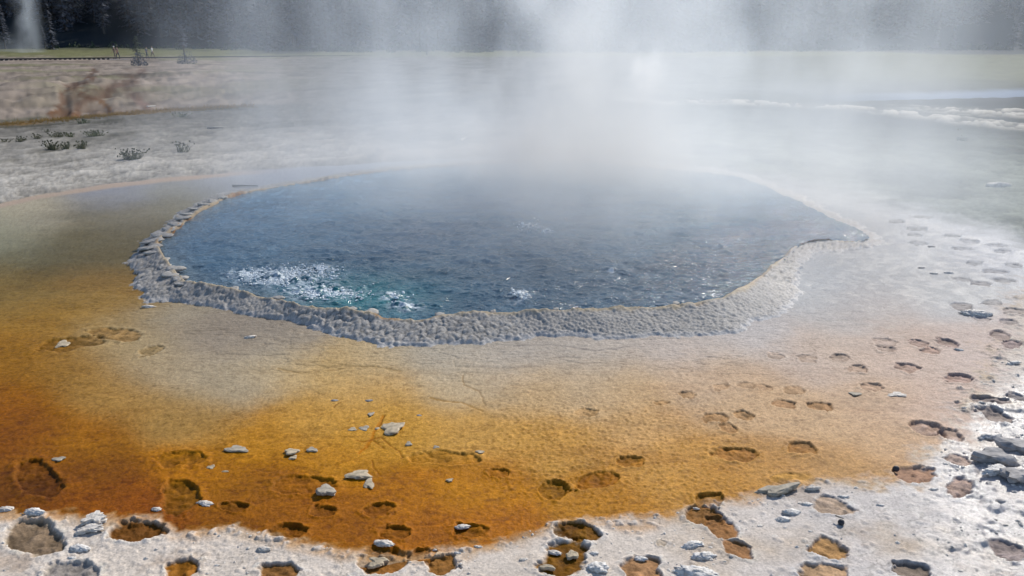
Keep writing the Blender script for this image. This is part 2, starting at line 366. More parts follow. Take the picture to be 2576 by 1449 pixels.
    barc = np.interp(px, [1500, 1800, 2100, 2300, 2576, 3000], [266, 258, 272, 294, 325, 360])
    bar = ss(14, 3, np.abs(py - barc) * (1 + .6 * ss(2400, 1900, px))) * ss(1500, 1750, px)
    bar2 = ss(14, 6, np.abs(py - 282 - (px - 2400) * .05)) * ss(2150, 2450, px)
    bar = np.maximum(bar, bar2)
    lum = ss(-.1, .35, fbm(x * 3.2, y * 1.6, 3, 76))
    G = G * (1 - (bar * .8)[:, None]) + (bar * .8)[:, None] * lin((186, 180, 170)) * (0.30 + .95 * lum)[:, None]
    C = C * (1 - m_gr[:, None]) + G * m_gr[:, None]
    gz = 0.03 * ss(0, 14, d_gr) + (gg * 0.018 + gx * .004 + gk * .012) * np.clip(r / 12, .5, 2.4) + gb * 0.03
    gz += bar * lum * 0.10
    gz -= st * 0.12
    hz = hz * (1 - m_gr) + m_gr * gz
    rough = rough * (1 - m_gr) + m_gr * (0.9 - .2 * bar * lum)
    # ---- hoofprints
    pit_id = np.full(n, -1, int)
    for i, (c, M, rad, dep, fc) in enumerate(pit_w):
        s = np.where((np.abs(x - c[0]) < rad * 1.9) & (np.abs(y - c[1]) < rad * 1.9))[0]
        if not len(s): continue
        dx, dy = x[s] - c[0], y[s] - c[1]
        u = M[0, 0] * dx + M[0, 1] * dy; v = M[1, 0] * dx + M[1, 1] * dy
        fr = 0.55 / rad
        q = np.hypot(u, v) ** 1.0
        q = (np.abs(u) ** 2.3 + np.abs(v) ** 2.3) ** (1 / 2.3)
        ang = np.arctan2(v, u)
        q = q * (1 + 0.40 * fbm(x[s] * fr * 2.8 + i * 3.1, y[s] * fr * 2.8, 4, 100 + i)) + 0.07 * fbm(x[s] * 40, y[s] * 40, 2, 99)
        k = ss(1.02, 0.80, q)
        rimk = ss(1.42, 1.04, q) * ss(.9, 1.0, q)
        hz[s] += rimk * (0.004 + .2 * dep) * (0.4 + .8 * np.clip(fbm(x[s] * 18, y[s] * 18, 3, 98) + .4, 0, 1))
        flo = fbm(x[s] * 22, y[s] * 22, 3, 97); fl2 = fbm(x[s] * 8, y[s] * 8, 2, 96)
        hz[s] -= k * dep * (0.9 + .25 * fl2) - k * 0.008 * flo - k * 0.35 * dep * ss(.25, .6, fl2 + .3 * flo)
        wf = 1.0 if m_cr[s].mean() > .5 else .45
        cc = (fc[None, :] * wf + C[s] * .84 * (1 - wf)) * (1 + .42 * flo + .22 * fl2)[:, None]
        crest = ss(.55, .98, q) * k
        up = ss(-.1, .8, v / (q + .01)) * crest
        cc = cc * (1 - .30 * up[:, None])  # shade painted into one side of the print wall
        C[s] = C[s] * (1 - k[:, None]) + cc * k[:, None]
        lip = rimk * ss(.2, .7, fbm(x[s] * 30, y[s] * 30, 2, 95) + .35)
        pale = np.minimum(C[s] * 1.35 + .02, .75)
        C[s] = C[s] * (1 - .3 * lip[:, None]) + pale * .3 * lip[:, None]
        rough[s] = rough[s] * (1 - k) + k * (.30 if cx < 1900 else .55)
        pit_id[s[k > .5]] = i
    # ---- rim round the pool
    d_in = sdf(x, y, inner_w)
    scal = fbm(x * 3, y * 3, 2, 94) * .06 + fbm(x * 9, y * 9, 3, 81) * .06 + fbm(x * 26, y * 26, 2, 82) * .022
    d_o = -(d_rim + scal * np.clip(r / 7, .7, 1.6))
    rim = (d_o > 0) & (d_in > -0.02)
    s = np.where((d_o > 0) & (d_in > -0.35))[0]
    xs, ys = x[s], y[s]
    di = np.maximum(d_in[s], 0); do = np.maximum(d_o[s], 0)
    t = di / (di + do + 1e-6)
    crest = 0.098 - .035 * ss(1.6, 2.6, xs) - 0.035 * ss(7, 11.5, ys) - .025 * ss(2.6, 3.6, xs) * ss(6.8, 8, ys)
    prof = crest * (1 - t) ** 1.15 * (1 + .35 * fbm(xs * 2.2, ys * 2.2, 3, 93))
    smoothpatch = np.maximum(ss(.0, .35, fbm(xs * 1.3 + 3, ys * 1.3, 2, 83)), np.exp(-((px[s] - 1740) / 110) ** 2))
    ks = 13.5 + 0 * xs
    wx = fbm(xs * 6, ys * 6, 2, 84) * .5
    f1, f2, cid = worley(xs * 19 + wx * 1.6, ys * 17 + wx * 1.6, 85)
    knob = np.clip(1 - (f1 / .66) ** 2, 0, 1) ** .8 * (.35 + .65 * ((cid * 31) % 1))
    crev_shade = ss(.16, .02, f2 - f1)
    f1b, f2b, cidb = worley(xs * 33 + wx, ys * 30, 86)
    knob2 = np.clip(1 - f1b / .6, 0, 1)
    band = ss(0.0, .10, t)
    hk = knob * 0.017 * (1 - .85 * smoothpatch) + knob2 * 0.012 * (.6 + .4 * smoothpatch) + fbm(xs * 40, ys * 40, 2, 87) * .004
    zz = prof + hk * (0.35 + .65 * band) * np.clip(do / .05, 0.25, 1) + 0.007 * ss(0, .03, do)
    zz += fbm(xs * 4.5, ys * 4.5, 3, 88) * .018 * (1 - t) + np.maximum(fbm(xs * 8, ys * 8, 3, 89), 0) * .03 * ss(.25, .02, t)
    inn = d_in[s] <= 0
    zz = np.where(inn, np.maximum(zz * ss(-.07, 0, d_in[s]) - .45 * ss(0, -.12, d_in[s]), -.5), zz)
    hz[s] = np.where(do > 0, zz - (z[s]), hz[s])
    RC = lin((176, 172, 168))[None, :] * (1 + .12 * fbm(xs * 12, ys * 12, 3, 90) + .22 * (knob - .6) * (1 - .6 * smoothpatch))[:, None]
    RC = RC * (1 - .38 * (crev_shade * (1 - .7 * smoothpatch))[:, None])  # shade in the crevices between knobs, painted into the rim colour
    fringe = ss(.09, .015, do)
    RC = RC * (1 - .5 * fringe[:, None]) + .5 * fringe[:, None] * lin((206, 204, 204))
    tanc = ss(.16, .0, t + .06 * fbm(xs * 10, ys * 10, 2, 91))
    RC = RC * (1 - .75 * tanc[:, None]) + .75 * tanc[:, None] * lin((190, 172, 142))
    rust = np.clip(ss(.0, -.05, d_in[s]) + tanc * ss(.3, .7, fbm(xs * 3, ys * 3, 2, 92)) * .8, 0, 1)
    RC = RC * (1 - rust[:, None]) + rust[:, None] * lin((150, 104, 62))
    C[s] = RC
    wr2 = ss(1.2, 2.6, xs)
    C[s] = C[s] * (1 + .38 * wr2 - .10 * ss(-1.2, -2.6, xs))[:, None]  # wet sheen painted into the right of the rim, shade into the left
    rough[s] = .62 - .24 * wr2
    # pool bed
    ins = d_in < -0.12
    hz[ins] = -.5
    out_z = z + hz
    cls = np.zeros(n, int)                         # 0 ground 1 runoff 2 rim
    cls[(m_cr < .5) & (m_gr < .5)] = 1
    cls[rim | ((d_in > -.30) & (d_in <= 0))] = 2
    cls[d_in < -.30] = 3
    return out_z, C, np.clip(rough, .12, 1), pit_id, cls, d_in

def ground_z(x, y):
    a = np.array([x], float); b = np.array([y], float)
    return float(build_fields(a, b)[0][0])

# grid: fine inside the view, coarser beside it; rows follow the fall of the ground away from the viewer
PXA = 1.0 / (F0 * 1024 / W0)
th_in = np.arange(-0.64, 0.64, PXA * 1.02)
th_l = np.linspace(-1.25, -0.64, 210, endpoint=False); th_r = np.linspace(0.64, 1.25, 210)
TH = np.concatenate([th_l, th_in, th_r])
rows = [1.25]
while rows[-1] < 300:
    q = rows[-1]
    rows.append(q + min(max(0.0042, (.45 if 5.3 < q < 8.6 else .85) * q * q / (HC * F0 * 1024 / W0)), 3.2))
R = np.array(rows)
NT, NR = len(TH), len(R)
RR, TT = np.meshgrid(R, TH, indexing='ij')
X = (RR * np.sin(TT)).ravel(); Y = (RR * np.cos(TT)).ravel()
# a little jitter so that no grid lines show
X = X + (h2(np.arange(X.size), np.zeros(X.size), 3) - .5) * 0.3 * RR.ravel() * PXA
Zs, Cs, Rs, Ps, Ks, DIs = (np.empty(0),) * 6
out = [build_fields(X[i:i + 200000], Y[i:i + 200000]) for i in range(0, X.size, 200000)]
Z, C, RO, PID, CLS, DIN = [np.concatenate([o[k] for o in out]) for k in range(6)]
SPF = np.array([.008, .007, .012])
SAT = np.clip((C[:, 0] - C[:, 2]) / (C[:, 0] + 1e-3), 0, 1)[:, None] * ((CLS == 1) | (PID >= 0))[:, None]
PXV = np.clip((proj(X, Y, Z)[0] - 1000) / 900, 0, 1)[:, None]
C = C * (1 + SAT * (np.array([.12, .10, -.14]) * (1 - PXV) + np.array([.06, .01, .12]) * PXV))
ALB = np.clip(np.maximum(C - SPF, C * .22) / SUNK, 0.004, 0.88)
ii = (np.arange(NR - 1)[:, None] * NT + np.arange(NT - 1)[None, :]).ravel()
QUADS = np.stack([ii, ii + 1, ii + NT + 1, ii + NT], 1)

def obj(name, me, mat=None, parent=None):
    o = bpy.data.objects.new(name, me); COL.objects.link(o)
    if mat is not None and me is not None: me.materials.append(mat)
    if parent is not None: o.parent = parent
    return o

def tag(o, label=None, cat=None, group=None, kind=None):
    if label: o['label'] = label
    if cat: o['category'] = cat
    if group: o['group'] = group
    if kind: o['kind'] = kind
    return o

def grid_mesh(name, quads, zsrc=None, extra=None):
    used, inv = np.unique(quads.ravel(), return_inverse=True)
    me = bpy.data.meshes.new(name)
    nv, nf = len(used), len(quads)
    me.vertices.add(nv); me.loops.add(nf * 4); me.polygons.add(nf)
    co = np.stack([X[used], Y[used], (Z if zsrc is None else zsrc)[used]], 1).astype(np.float32)
    me.vertices.foreach_set('co', co.ravel())
    me.loops.foreach_set('vertex_index', inv.astype(np.int32))
    me.polygons.foreach_set('loop_start', np.arange(0, nf * 4, 4, dtype=np.int32))
    me.polygons.foreach_set('use_smooth', np.ones(nf, bool))
    me.update(calc_edges=True)
    ca = me.color_attributes.new('tint', 'FLOAT_COLOR', 'POINT')
    src = ALB if extra is None else extra
    ca.data.foreach_set('color', np.concatenate([src[used], RO[used][:, None]], 1).astype(np.float32).ravel())
    fa = me.attributes.new('gloss', 'FLOAT', 'POINT')
    fa.data.foreach_set('value', RO[used].astype(np.float32))
    return me

# ------------------------------------------------------------------ materials
def new_mat(name):
    m = bpy.data.materials.new(name); m.use_nodes = True
    nt = m.node_tree; nt.nodes.clear()
    o = nt.nodes.new('ShaderNodeOutputMaterial')
    return m, nt, o

def link(nt, a, b): nt.links.new(a, b)

def ground_material():
    m, nt, o = new_mat('sinter_ground')
    b = nt.nodes.new('ShaderNodeBsdfPrincipled')
    a = nt.nodes.new('ShaderNodeAttribute'); a.attribute_name = 'tint'
    g = nt.nodes.new('ShaderNodeAttribute'); g.attribute_name = 'gloss'
    tc = nt.nodes.new('ShaderNodeTexCoord')
    n1 = nt.nodes.new('ShaderNodeTexNoise'); n1.inputs['Scale'].default_value = 95; n1.inputs['Detail'].default_value = 5
    n2 = nt.nodes.new('ShaderNodeTexNoise'); n2.inputs['Scale'].default_value = 320; n2.inputs['Detail'].default_value = 3
    for n in (n1, n2): link(nt, tc.outputs['Object'], n.inputs['Vector'])
    mr = nt.nodes.new('ShaderNodeMapRange'); mr.inputs['From Min'].default_value = .25; mr.inputs['From Max'].default_value = .75
    mr.inputs['To Min'].default_value = .74; mr.inputs['To Max'].default_value = 1.26
    link(nt, n1.outputs['Fac'], mr.inputs['Value'])
    mu = nt.nodes.new('ShaderNodeVectorMath'); mu.operation = 'SCALE'
    link(nt, a.outputs['Color'], mu.inputs[0]); link(nt, mr.outputs[0], mu.inputs['Scale'])
    link(nt, mu.outputs[0], b.inputs['Base Color'])
    link(nt, g.outputs['Fac'], b.inputs['Roughness'])
    ms = nt.nodes.new('ShaderNodeMapRange'); ms.inputs['From Min'].default_value = .2; ms.inputs['From Max'].default_value = .40
    ms.inputs['To Min'].default_value = .55; ms.inputs['To Max'].default_value = .045
    link(nt, g.outputs['Fac'], ms.inputs['Value']); link(nt, ms.outputs[0], b.inputs['Specular IOR Level'])
    ad = nt.nodes.new('ShaderNodeMath'); ad.operation = 'ADD'
    link(nt, n1.outputs['Fac'], ad.inputs[0]); link(nt, n2.outputs['Fac'], ad.inputs[1])
    bp = nt.nodes.new('ShaderNodeBump'); bp.inputs['Strength'].default_value = .45; bp.inputs['Distance'].default_value = .006
    link(nt, ad.outputs[0], bp.inputs['Height']); link(nt, bp.outputs[0], b.inputs['Normal'])
    link(nt, b.outputs[0], o.inputs['Surface'])
    return m

def simple_mat(name, colr, rough=.8, var=.25, scale=20, spec=.3, bump=.0, bdist=.01):
    m, nt, o = new_mat(name)
    b = nt.nodes.new('ShaderNodeBsdfPrincipled')
    tc = nt.nodes.new('ShaderNodeTexCoord')
    n = nt.nodes.new('ShaderNodeTexNoise'); n.inputs['Scale'].default_value = scale; n.inputs['Detail'].default_value = 6
    link(nt, tc.outputs['Object'], n.inputs['Vector'])
    cr = nt.nodes.new('ShaderNodeValToRGB')
    c = np.asarray(colr, float)
    cr.color_ramp.elements[0].position = .3; cr.color_ramp.elements[1].position = .7
    cr.color_ramp.elements[0].color = (*np.clip(c * (1 - var), 0, 1), 1)
    cr.color_ramp.elements[1].color = (*np.clip(c * (1 + var), 0, 1), 1)
    link(nt, n.outputs['Fac'], cr.inputs[0]); link(nt, cr.outputs[0], b.inputs['Base Color'])
    b.inputs['Roughness'].default_value = rough; b.inputs['Specular IOR Level'].default_value = spec
    if bump:
        bp = nt.nodes.new('ShaderNodeBump'); bp.inputs['Strength'].default_value = bump; bp.inputs['Distance'].default_value = bdist
        link(nt, n.outputs['Fac'], bp.inputs['Height']); link(nt, bp.outputs[0], b.inputs['Normal'])
    link(nt, b.outputs[0], o.inputs['Surface'])
    return m

def water_material():
    m, nt, o = new_mat('hot_pool_water')
    b = nt.nodes.new('ShaderNodeBsdfPrincipled')
    a = nt.nodes.new('ShaderNodeAttribute'); a.attribute_name = 'tint'
    link(nt, a.outputs['Color'], b.inputs['Base Color'])
    g = nt.nodes.new('ShaderNodeAttribute'); g.attribute_name = 'gloss'
    link(nt, g.outputs['Fac'], b.inputs['Roughness'])
    b.inputs['IOR'].default_value = 1.33; b.inputs['Specular IOR Level'].default_value = .5
    tc = nt.nodes.new('ShaderNodeTexCoord')
    mp = nt.nodes.new('ShaderNodeMapping'); mp.inputs['Scale'].default_value = (1, 1.5, 1)
    link(nt, tc.outputs['Object'], mp.inputs['Vector'])
    n = nt.nodes.new('ShaderNodeTexNoise'); n.inputs['Scale'].default_value = 16; n.inputs['Detail'].default_value = 5
    n.inputs['Distortion'].default_value = .6
    link(nt, mp.outputs[0], n.inputs['Vector'])
    bp = nt.nodes.new('ShaderNodeBump'); bp.inputs['Strength'].default_value = .8; bp.inputs['Distance'].default_value = .026
    link(nt, n.outputs['Fac'], bp.inputs['Height']); link(nt, bp.outputs[0], b.inputs['Normal'])
    link(nt, b.outputs[0], o.inputs['Surface'])
    return m

M_GROUND = ground_material()
M_WATER = water_material()

# ------------------------------------------------------------------ ground, runoff, rim, hoofprints
qc = CLS[QUADS]; qp = PID[QUADS]
face_cls = np.where((qc == 3).all(1), 3, np.where((qc == 2).any(1), 2, qc.max(1)))
face_cls = np.where((face_cls == 3) & (qc == 2).any(1), 2, face_cls)
face_pit = np.where((qp == qp[:, :1]).all(1), qp[:, 0], -1)
face_pit[face_cls >= 2] = -1
far_face = np.hypot(X[QUADS[:, 0]], Y[QUADS[:, 0]]) > 16
face_cls = np.where((face_cls == 1) & (far_face & (np.abs(np.arctan2(X[QUADS[:, 0]], Y[QUADS[:, 0]])) > .9)), 0, face_cls)
ground = tag(obj('ground', grid_mesh('ground', QUADS[(face_cls == 0) & (face_pit < 0)]), M_GROUND),
             'white sinter crust and grey gravel flats around the hot pool', 'ground', kind='structure')
runoff = tag(obj('shallow_water', grid_mesh('shallow_water', QUADS[(face_cls == 1) & (face_pit < 0)]), M_GROUND),
             'shallow sheet of runoff over orange and tan bacterial mat', 'runoff', kind='structure')
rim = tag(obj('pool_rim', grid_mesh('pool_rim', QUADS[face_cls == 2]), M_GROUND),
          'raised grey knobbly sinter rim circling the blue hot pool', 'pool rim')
for i in range(len(PITS)):
    q = QUADS[face_pit == i]
    if len(q) < 6: continue
    on_mat = (face_cls[face_pit == i] == 1).mean() > .5
    obj('hoofprint', grid_mesh('hoofprint', q), M_GROUND, runoff if on_mat else ground)

# ------------------------------------------------------------------ pool water
wq = QUADS[(DIN[QUADS] < 0.05).all(1)]
wx, wy = X, Y
sel = np.unique(wq.ravel())
WZ = np.zeros(X.size)
xs, ys = X[sel], Y[sel]
ppx, ppy = proj(xs, ys, np.full(xs.shape, WATER_Z))
wav = fbm(xs * 5 + fbm(xs * 2, ys * 2, 2, 204), ys * 7, 4, 201) * .019 + fbm(xs * 1.3, ys * 1.8, 3, 202) * .010 + fbm(xs * 15, ys * 19, 2, 203) * .0065
boil = np.zeros(xs.shape)
BOILS = [(720,700,110,24),(800,735,90,20),(640,692,60,14),(810,675,22,10),(1310,745,24,14),(1330,572,22,5),(1376,583,14,5),(985,745,26,12),(1020,770,40,12),(1540,680,10,4)]
for (bx, by, ba, bb) in BOILS:
    boil = np.maximum(boil, np.exp(-((ppx - bx) / ba) ** 2 - ((ppy - by) / bb) ** 2))
wav += boil * fbm(xs * 13, ys * 13, 3, 205) * .045 + boil * .015
WZ[sel] = WATER_Z + wav
WC = np.zeros((X.size, 3))
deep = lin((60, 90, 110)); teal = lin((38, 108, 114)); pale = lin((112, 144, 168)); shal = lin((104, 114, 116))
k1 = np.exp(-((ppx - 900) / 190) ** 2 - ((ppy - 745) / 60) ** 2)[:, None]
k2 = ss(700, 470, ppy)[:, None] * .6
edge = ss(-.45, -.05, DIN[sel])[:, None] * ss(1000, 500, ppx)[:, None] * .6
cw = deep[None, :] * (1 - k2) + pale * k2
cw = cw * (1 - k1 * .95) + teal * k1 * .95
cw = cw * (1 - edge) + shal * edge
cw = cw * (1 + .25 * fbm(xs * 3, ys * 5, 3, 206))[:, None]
foam = np.clip(boil * 1.5, 0, 1) * ss(-.15, .45, fbm(xs * 24, ys * 24, 4, 207) + .25 * boil)
fk = foam[:, None]
cw = cw * (1 - .75 * fk) + lin((212, 224, 232)) * .75 * fk
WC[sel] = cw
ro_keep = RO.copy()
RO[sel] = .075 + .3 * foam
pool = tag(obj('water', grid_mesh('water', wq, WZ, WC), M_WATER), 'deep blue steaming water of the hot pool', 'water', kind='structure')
RO = ro_keep

# ------------------------------------------------------------------ small rocks
def rock_mesh(name, w, d, h, seed, flat=False, jag=.35, sub=3, kn=.35):
    bm = bmesh.new()
    bmesh.ops.create_icosphere(bm, subdivisions=sub, radius=1)
    rs = random.Random(seed)
    ph = [rs.uniform(0, 50) for _ in range(4)]
    co = np.array([v.co[:] for v in bm.verts])
    n1 = fbm(co[:, 0] * 1.3 + ph[0] + co[:, 2], co[:, 1] * 1.3 + ph[1] - co[:, 2] * .7, 3, seed)
    n2 = fbm(co[:, 0] * 4 + ph[2] + co[:, 2] * 3, co[:, 1] * 4 + ph[3] + co[:, 2] * 2, 3, seed + 5)
    n3 = fbm(co[:, 0] * 9 + ph[1] + co[:, 2] * 7, co[:, 1] * 9 + ph[0] + co[:, 2] * 5, 2, seed + 9)
    rad = 1 + jag * n1 + jag * .55 * n2 + jag * kn * n3
    co = co * rad[:, None]
    if flat:
        co[:, 2] = np.sign(co[:, 2]) * np.minimum(np.abs(co[:, 2]), .55 + .12 * n2)
        k = np.arctan2(co[:, 1], co[:, 0])
        q = 1 + .22 * np.cos(3 * k + ph[0]) + .12 * np.cos(5 * k + ph[1])
        co[:, 0] *= q; co[:, 1] *= q
    co *= np.array([w / 2, d / 2, h / 2])
    for v, c in zip(bm.verts, co): v.co = c
    me = bpy.data.meshes.new(name); bm.to_mesh(me); bm.free()
    me.polygons.foreach_set('use_smooth', np.full(len(me.polygons), not flat))
    return me

M_FLAKE = simple_mat('pale_sinter_flake', (.42, .345, .24), .75, .3, 30, bump=.6)
M_GREYF = simple_mat('grey_sinter_flake', (.33, .29, .23), .75, .3, 30, bump=.6)
M_WHITE = simple_mat('white_sinter_clod', (.60, .55, .49), .8, .3, 45, bump=.8)
M_CLOD = simple_mat('grey_sinter_clod', (.60, .575, .545), .6, .3, 60, bump=.7, bdist=.01)
M_DARK = simple_mat('dark_stone', (.035, .036, .045), .6, .3, 25, bump=.3)
M_SLAB = simple_mat('wet_slab', (.34, .32, .31), .7, .35, 25, spec=.15, bump=.7)
MATS = dict(f=M_FLAKE, g=M_GREYF, w=M_WHITE, c=M_CLOD, d=M_DARK, s=M_SLAB)
GF, GC = 'sinter flakes lying on the orange mat', 'clods and pebbles on the white crust'
ROCKS = [ # px, py, half width, half height (frame units), material, flat, thickness(m), name, label, category, group
 (987,1074,26,17,'f',1,.03,'sinter_flake','largest pale triangular rock flake on the orange mat','flake',GF),
 (595,1126,26,8,'g',1,.02,'sinter_flake','flat oval grey flake alone on the dark orange mat at the left','flake',GF),
 (733,1134,17,8,'f',1,.025,'sinter_flake','pale crooked flake with a small chip just below it','flake',GF),
 (738,1147,9,5,'f',1,.015,'sinter_flake','small pale chip just below the crooked flake','flake',GF),
 (785,1128,14,5,'g',1,.018,'sinter_flake','thin grey flake right of the crooked flake','flake',GF),
 (903,1192,26,12,'f',1,.03,'sinter_flake','pale rounded flake with a split pointed left end','flake',GF),
 (929,1213,11,12,'f',1,.022,'sinter_flake','narrow upright flake below the rounded pale flake','flake',GF),
 (820,1235,23,12,'g',1,.04,'sinter_flake','grey tilted flake resting on the edge of a wide hoofprint','flake',GF),
 (147,1150,15,6,'g',1,.015,'sinter_flake','grey flake under brown water at the far left','flake',GF),
 (530,1170,9,4,'f',1,.012,'sinter_flake','tiny pale flake right of the dark hollow in the left mat','flake',GF),
 (565,1181,9,7,'f',0,.03,'pebble','small crumbly pebble below the flat oval flake','pebble',GF),
 (933,1038,8,5,'g',1,.012,'sinter_flake','small grey chip furthest above the triangular flake','flake',GF),
 (886,1076,9,4,'f',1,.012,'sinter_flake','small oval chip left of the triangular flake','flake',GF),
 (916,1073,11,6,'g',1,.012,'sinter_flake','grey square chip between the oval chip and the triangular flake','flake',GF),
 (949,1073,6,6,'f',0,.02,'pebble','tiny pale pebble touching the left of the triangular flake','pebble',GF),
 (1028,1113,7,5,'g',1,.02,'sinter_flake','small grey chip below right of the triangular flake','flake',GF),
 (1097,1120,7,3,'g',1,.012,'sinter_flake','tiny grey chip above the long hoofprint','flake',GF),
 (1131,1204,8,4,'f',1,.016,'sinter_flake','tiny bright chip below the long hoofprint','flake',GF),
 (1208,1134,10,4,'f',1,.014,'sinter_flake','thin pointed chip right of the long hoofprint','flake',GF),
 (842,1003,9,4,'s',0,.02,'pebble','brown pebble, left one of two high on the orange mat','pebble',GF),
 (928,1004,10,4,'s',0,.02,'pebble','brown pebble, right one of two high on the orange mat','pebble',GF),
 (1054,1041,6,5,'s',0,.02,'pebble','brown pebble above right of the triangular flake','pebble',GF),
 (158,862,14,7,'f',1,.02,'sinter_flake','pale flake lying in the wide brown hollow at the left','flake',GF),
 (628,845,15,5,'w',0,.05,'sinter_clod','white clod alone on grey mat below the rim','clod',GC),
 (372,770,15,8,'w',0,.06,'sinter_clod','white pointed clod at the left foot of the rim','clod',GC),
 (2257,989,22,5,'w',1,.014,'sinter_flake','pale oval flake on tan mat among the hoofprints','flake',GF),
 (2151,987,14,5,'g',1,.014,'sinter_flake','grey flake left of the pale oval flake','flake',GF),
 (1955,1234,46,11,'g',1,.05,'sinter_slab','flat grey slab at the edge of the white crust','slab',GC),
 (2043,1227,14,4,'w',1,.03,'sinter_slab','small white slab right of the flat grey slab','slab',GC),
 (1970,1304,19,12,'c',0,.07,'sinter_clod','lowest clod of the rough ridge below the grey slab','clod',GC),
 (1995,1285,23,14,'c',0,.09,'sinter_clod','largest dark clod in the rough ridge below the grey slab','clod',GC),
 (2030,1265,14,9,'c',0,.07,'sinter_clod','topmost clod of the rough ridge beside a hoofprint','clod',GC),
 (2116,1314,8,8,'d',0,.055,'stone','round black stone on the white crust','stone',GC),
 (2122,1246,13,6,'c',0,.05,'sinter_clod','grey crumbly clod just inside the crust edge, right of centre','clod',GC),
 (2215,1266,10,6,'c',0,.045,'pebble','smooth grey pebble alone on white crust','pebble',GC),
 (2348,1229,10,8,'c',0,.05,'pebble','dark ringed pebble between two brown hoofprints','pebble',GC),
 (2515,1263,18,9,'s',0,.06,'stone','dark wet stone amid glittering crust at the right edge','stone',GC),
 (2254,1178,8,5,'d',0,.03,'pebble','small dark pebble inside a brown hoofprint','pebble',GC),
 (1745,1368,26,16,'c',0,.06,'sinter_clod','grey coarse clod, upper of the heap beside the chain of prints','clod',GC),
 (1772,1396,30,18,'c',0,.07,'sinter_clod','grey coarse clod, middle of the heap beside the chain of prints','clod',GC),
 (1755,1440,44,16,'c',0,.07,'sinter_clod','grey coarse clod at the bottom edge right of the tan hoofprint','clod',GC),
 (1610,1400,16,7,'c',0,.05,'sinter_clod','dark clod on the upper lip of the tan hoofprint','clod',GC),
 (1492,1388,12,8,'c',0,.04,'sinter_clod','grey clod right of the largest dark print','clod',GC),
 (1500,1425,26,20,'c',0,.04,'sinter_clod','low grey lumpy crust beside the largest dark print','clod',GC),
 (1392,1384,16,8,'w',0,.05,'sinter_clod','white clod on the neck of the largest dark print','clod',GC),
 (514,1262,19,13,'w',0,.07,'sinter_clod','white clod sticking out of dark orange water','clod',GC),
 (665,1378,16,18,'w',0,.10,'sinter_clod','white upright clod near the crust edge, left of a dark print','clod',GC),
 (1162,1320,18,12,'w',0,.07,'sinter_clod','white crumbly clod on the left lip of a flooded print','clod',GC),
 (1203,1371,9,9,'w',0,.05,'pebble','white round pebble just below a flooded print','pebble',GC),
 (1150,1387,9,6,'c',0,.04,'pebble','grey pebble between the crust edge and three brown prints','pebble',GC),
 (1092,1377,8,7,'w',0,.045,'pebble','white pebble on the rim of the middle brown print','pebble',GC),
 (965,1364,22,10,'w',0,.06,'sinter_clod','white knobbly clod above the rocky brown print','clod',GC),
 (940,1418,14,7,'f',1,.04,'sinter_flake','tan flake on the floor of the rocky brown print','flake',GC),
 (955,1408,20,7,'f',1,.03,'sinter_flake','long tan flake across the rocky brown print','flake',GC),
 (85,1290,25,12,'c',0,.08,'sinter_clod','grey clod at the waterline in the left corner','clod',GC),
 (240,1306,24,12,'w',1,.06,'sinter_slab','tilted white slab left of the deep brown print','slab',GC),
 (225,1330,30,10,'w',1,.04,'sinter_slab','cream flat slab below the tilted white slab','slab',GC),
 (12,1277,20,13,'w',0,.09,'sinter_clod','white clod at the waterline on the left edge','clod',GC),
 (395,1277,14,15,'w',0,.07,'sinter_clod','white pointed clod above the deep brown print','clod',GC),
 (200,1376,26,14,'c',0,.08,'sinter_clod','grey shaded clod between two hollows in the left corner','clod',GC),
 (180,1400,12,14,'c',0,.09,'sinter_clod','grey upright clod on the lip of the lowest left hollow','clod',GC),
 (1752,1273,8,7,'w',0,.045,'pebble','white pebble at the head of the chain of prints','pebble',GC),
 (1318,1403,11,8,'w',0,.05,'pebble','white pebble left of the largest dark print','pebble',GC),
 (1375,1424,18,5,'f',1,.03,'sinter_flake','bright flake inside the largest dark print','flake',GC),
 (1440,1392,14,10,'f',1,.03,'sinter_flake','brown flake in the middle of the largest dark print','flake',GC),
 (2500,1160,46,14,'s',1,.10,'sinter_slab','dark broken slab, middle one of the blocks on the right edge','slab',GC),
 (2555,1128,36,14,'s',1,.12,'sinter_slab','dark broken slab furthest back on the right edge','slab',GC),
 (2512,1187,34,9,'c',1,.06,'sinter_slab','pale long slab below the dark broken slabs','slab',GC),
 (2555,1205,36,14,'s',1,.08,'sinter_slab','dark slab nearest of the blocks on the right edge','slab',GC),
 (2490,1098,30,9,'c',0,.06,'sinter_clod','grey rough clod above the dark broken slabs','clod',GC),
 (2453,788,33,8,'c',0,.07,'sinter_clod','rough dark clod beside flooded prints on the right','clod',GC),
 (2413,876,12,5,'c',0,.04,'pebble','pebble at the end of a dark curved print on the right','pebble',GC),
 (2548,912,18,6,'c',0,.05,'sinter_clod','grey clod at the right edge above the glittering crust','clod',GC),
 (2318,671,9,6,'s',0,.06,'stone','small pointed stone standing in wet grey mud','stone',GC),
 (2388,684,11,4,'c',0,.03,'pebble','low pebble, left of two in wet grey mud','pebble',GC),
 (2348,686,9,4,'w',0,.03,'pebble','pale low pebble between the pointed stone and another','pebble',GC),
 (2343,618,9,5,'s',0,.05,'stone','small dark stone in the wet mud right of the rim','stone',GC),
 (2510,472,32,9,'s',0,.16,'boulder','dark rounded mound alone on the grey gravel','boulder',None),
]
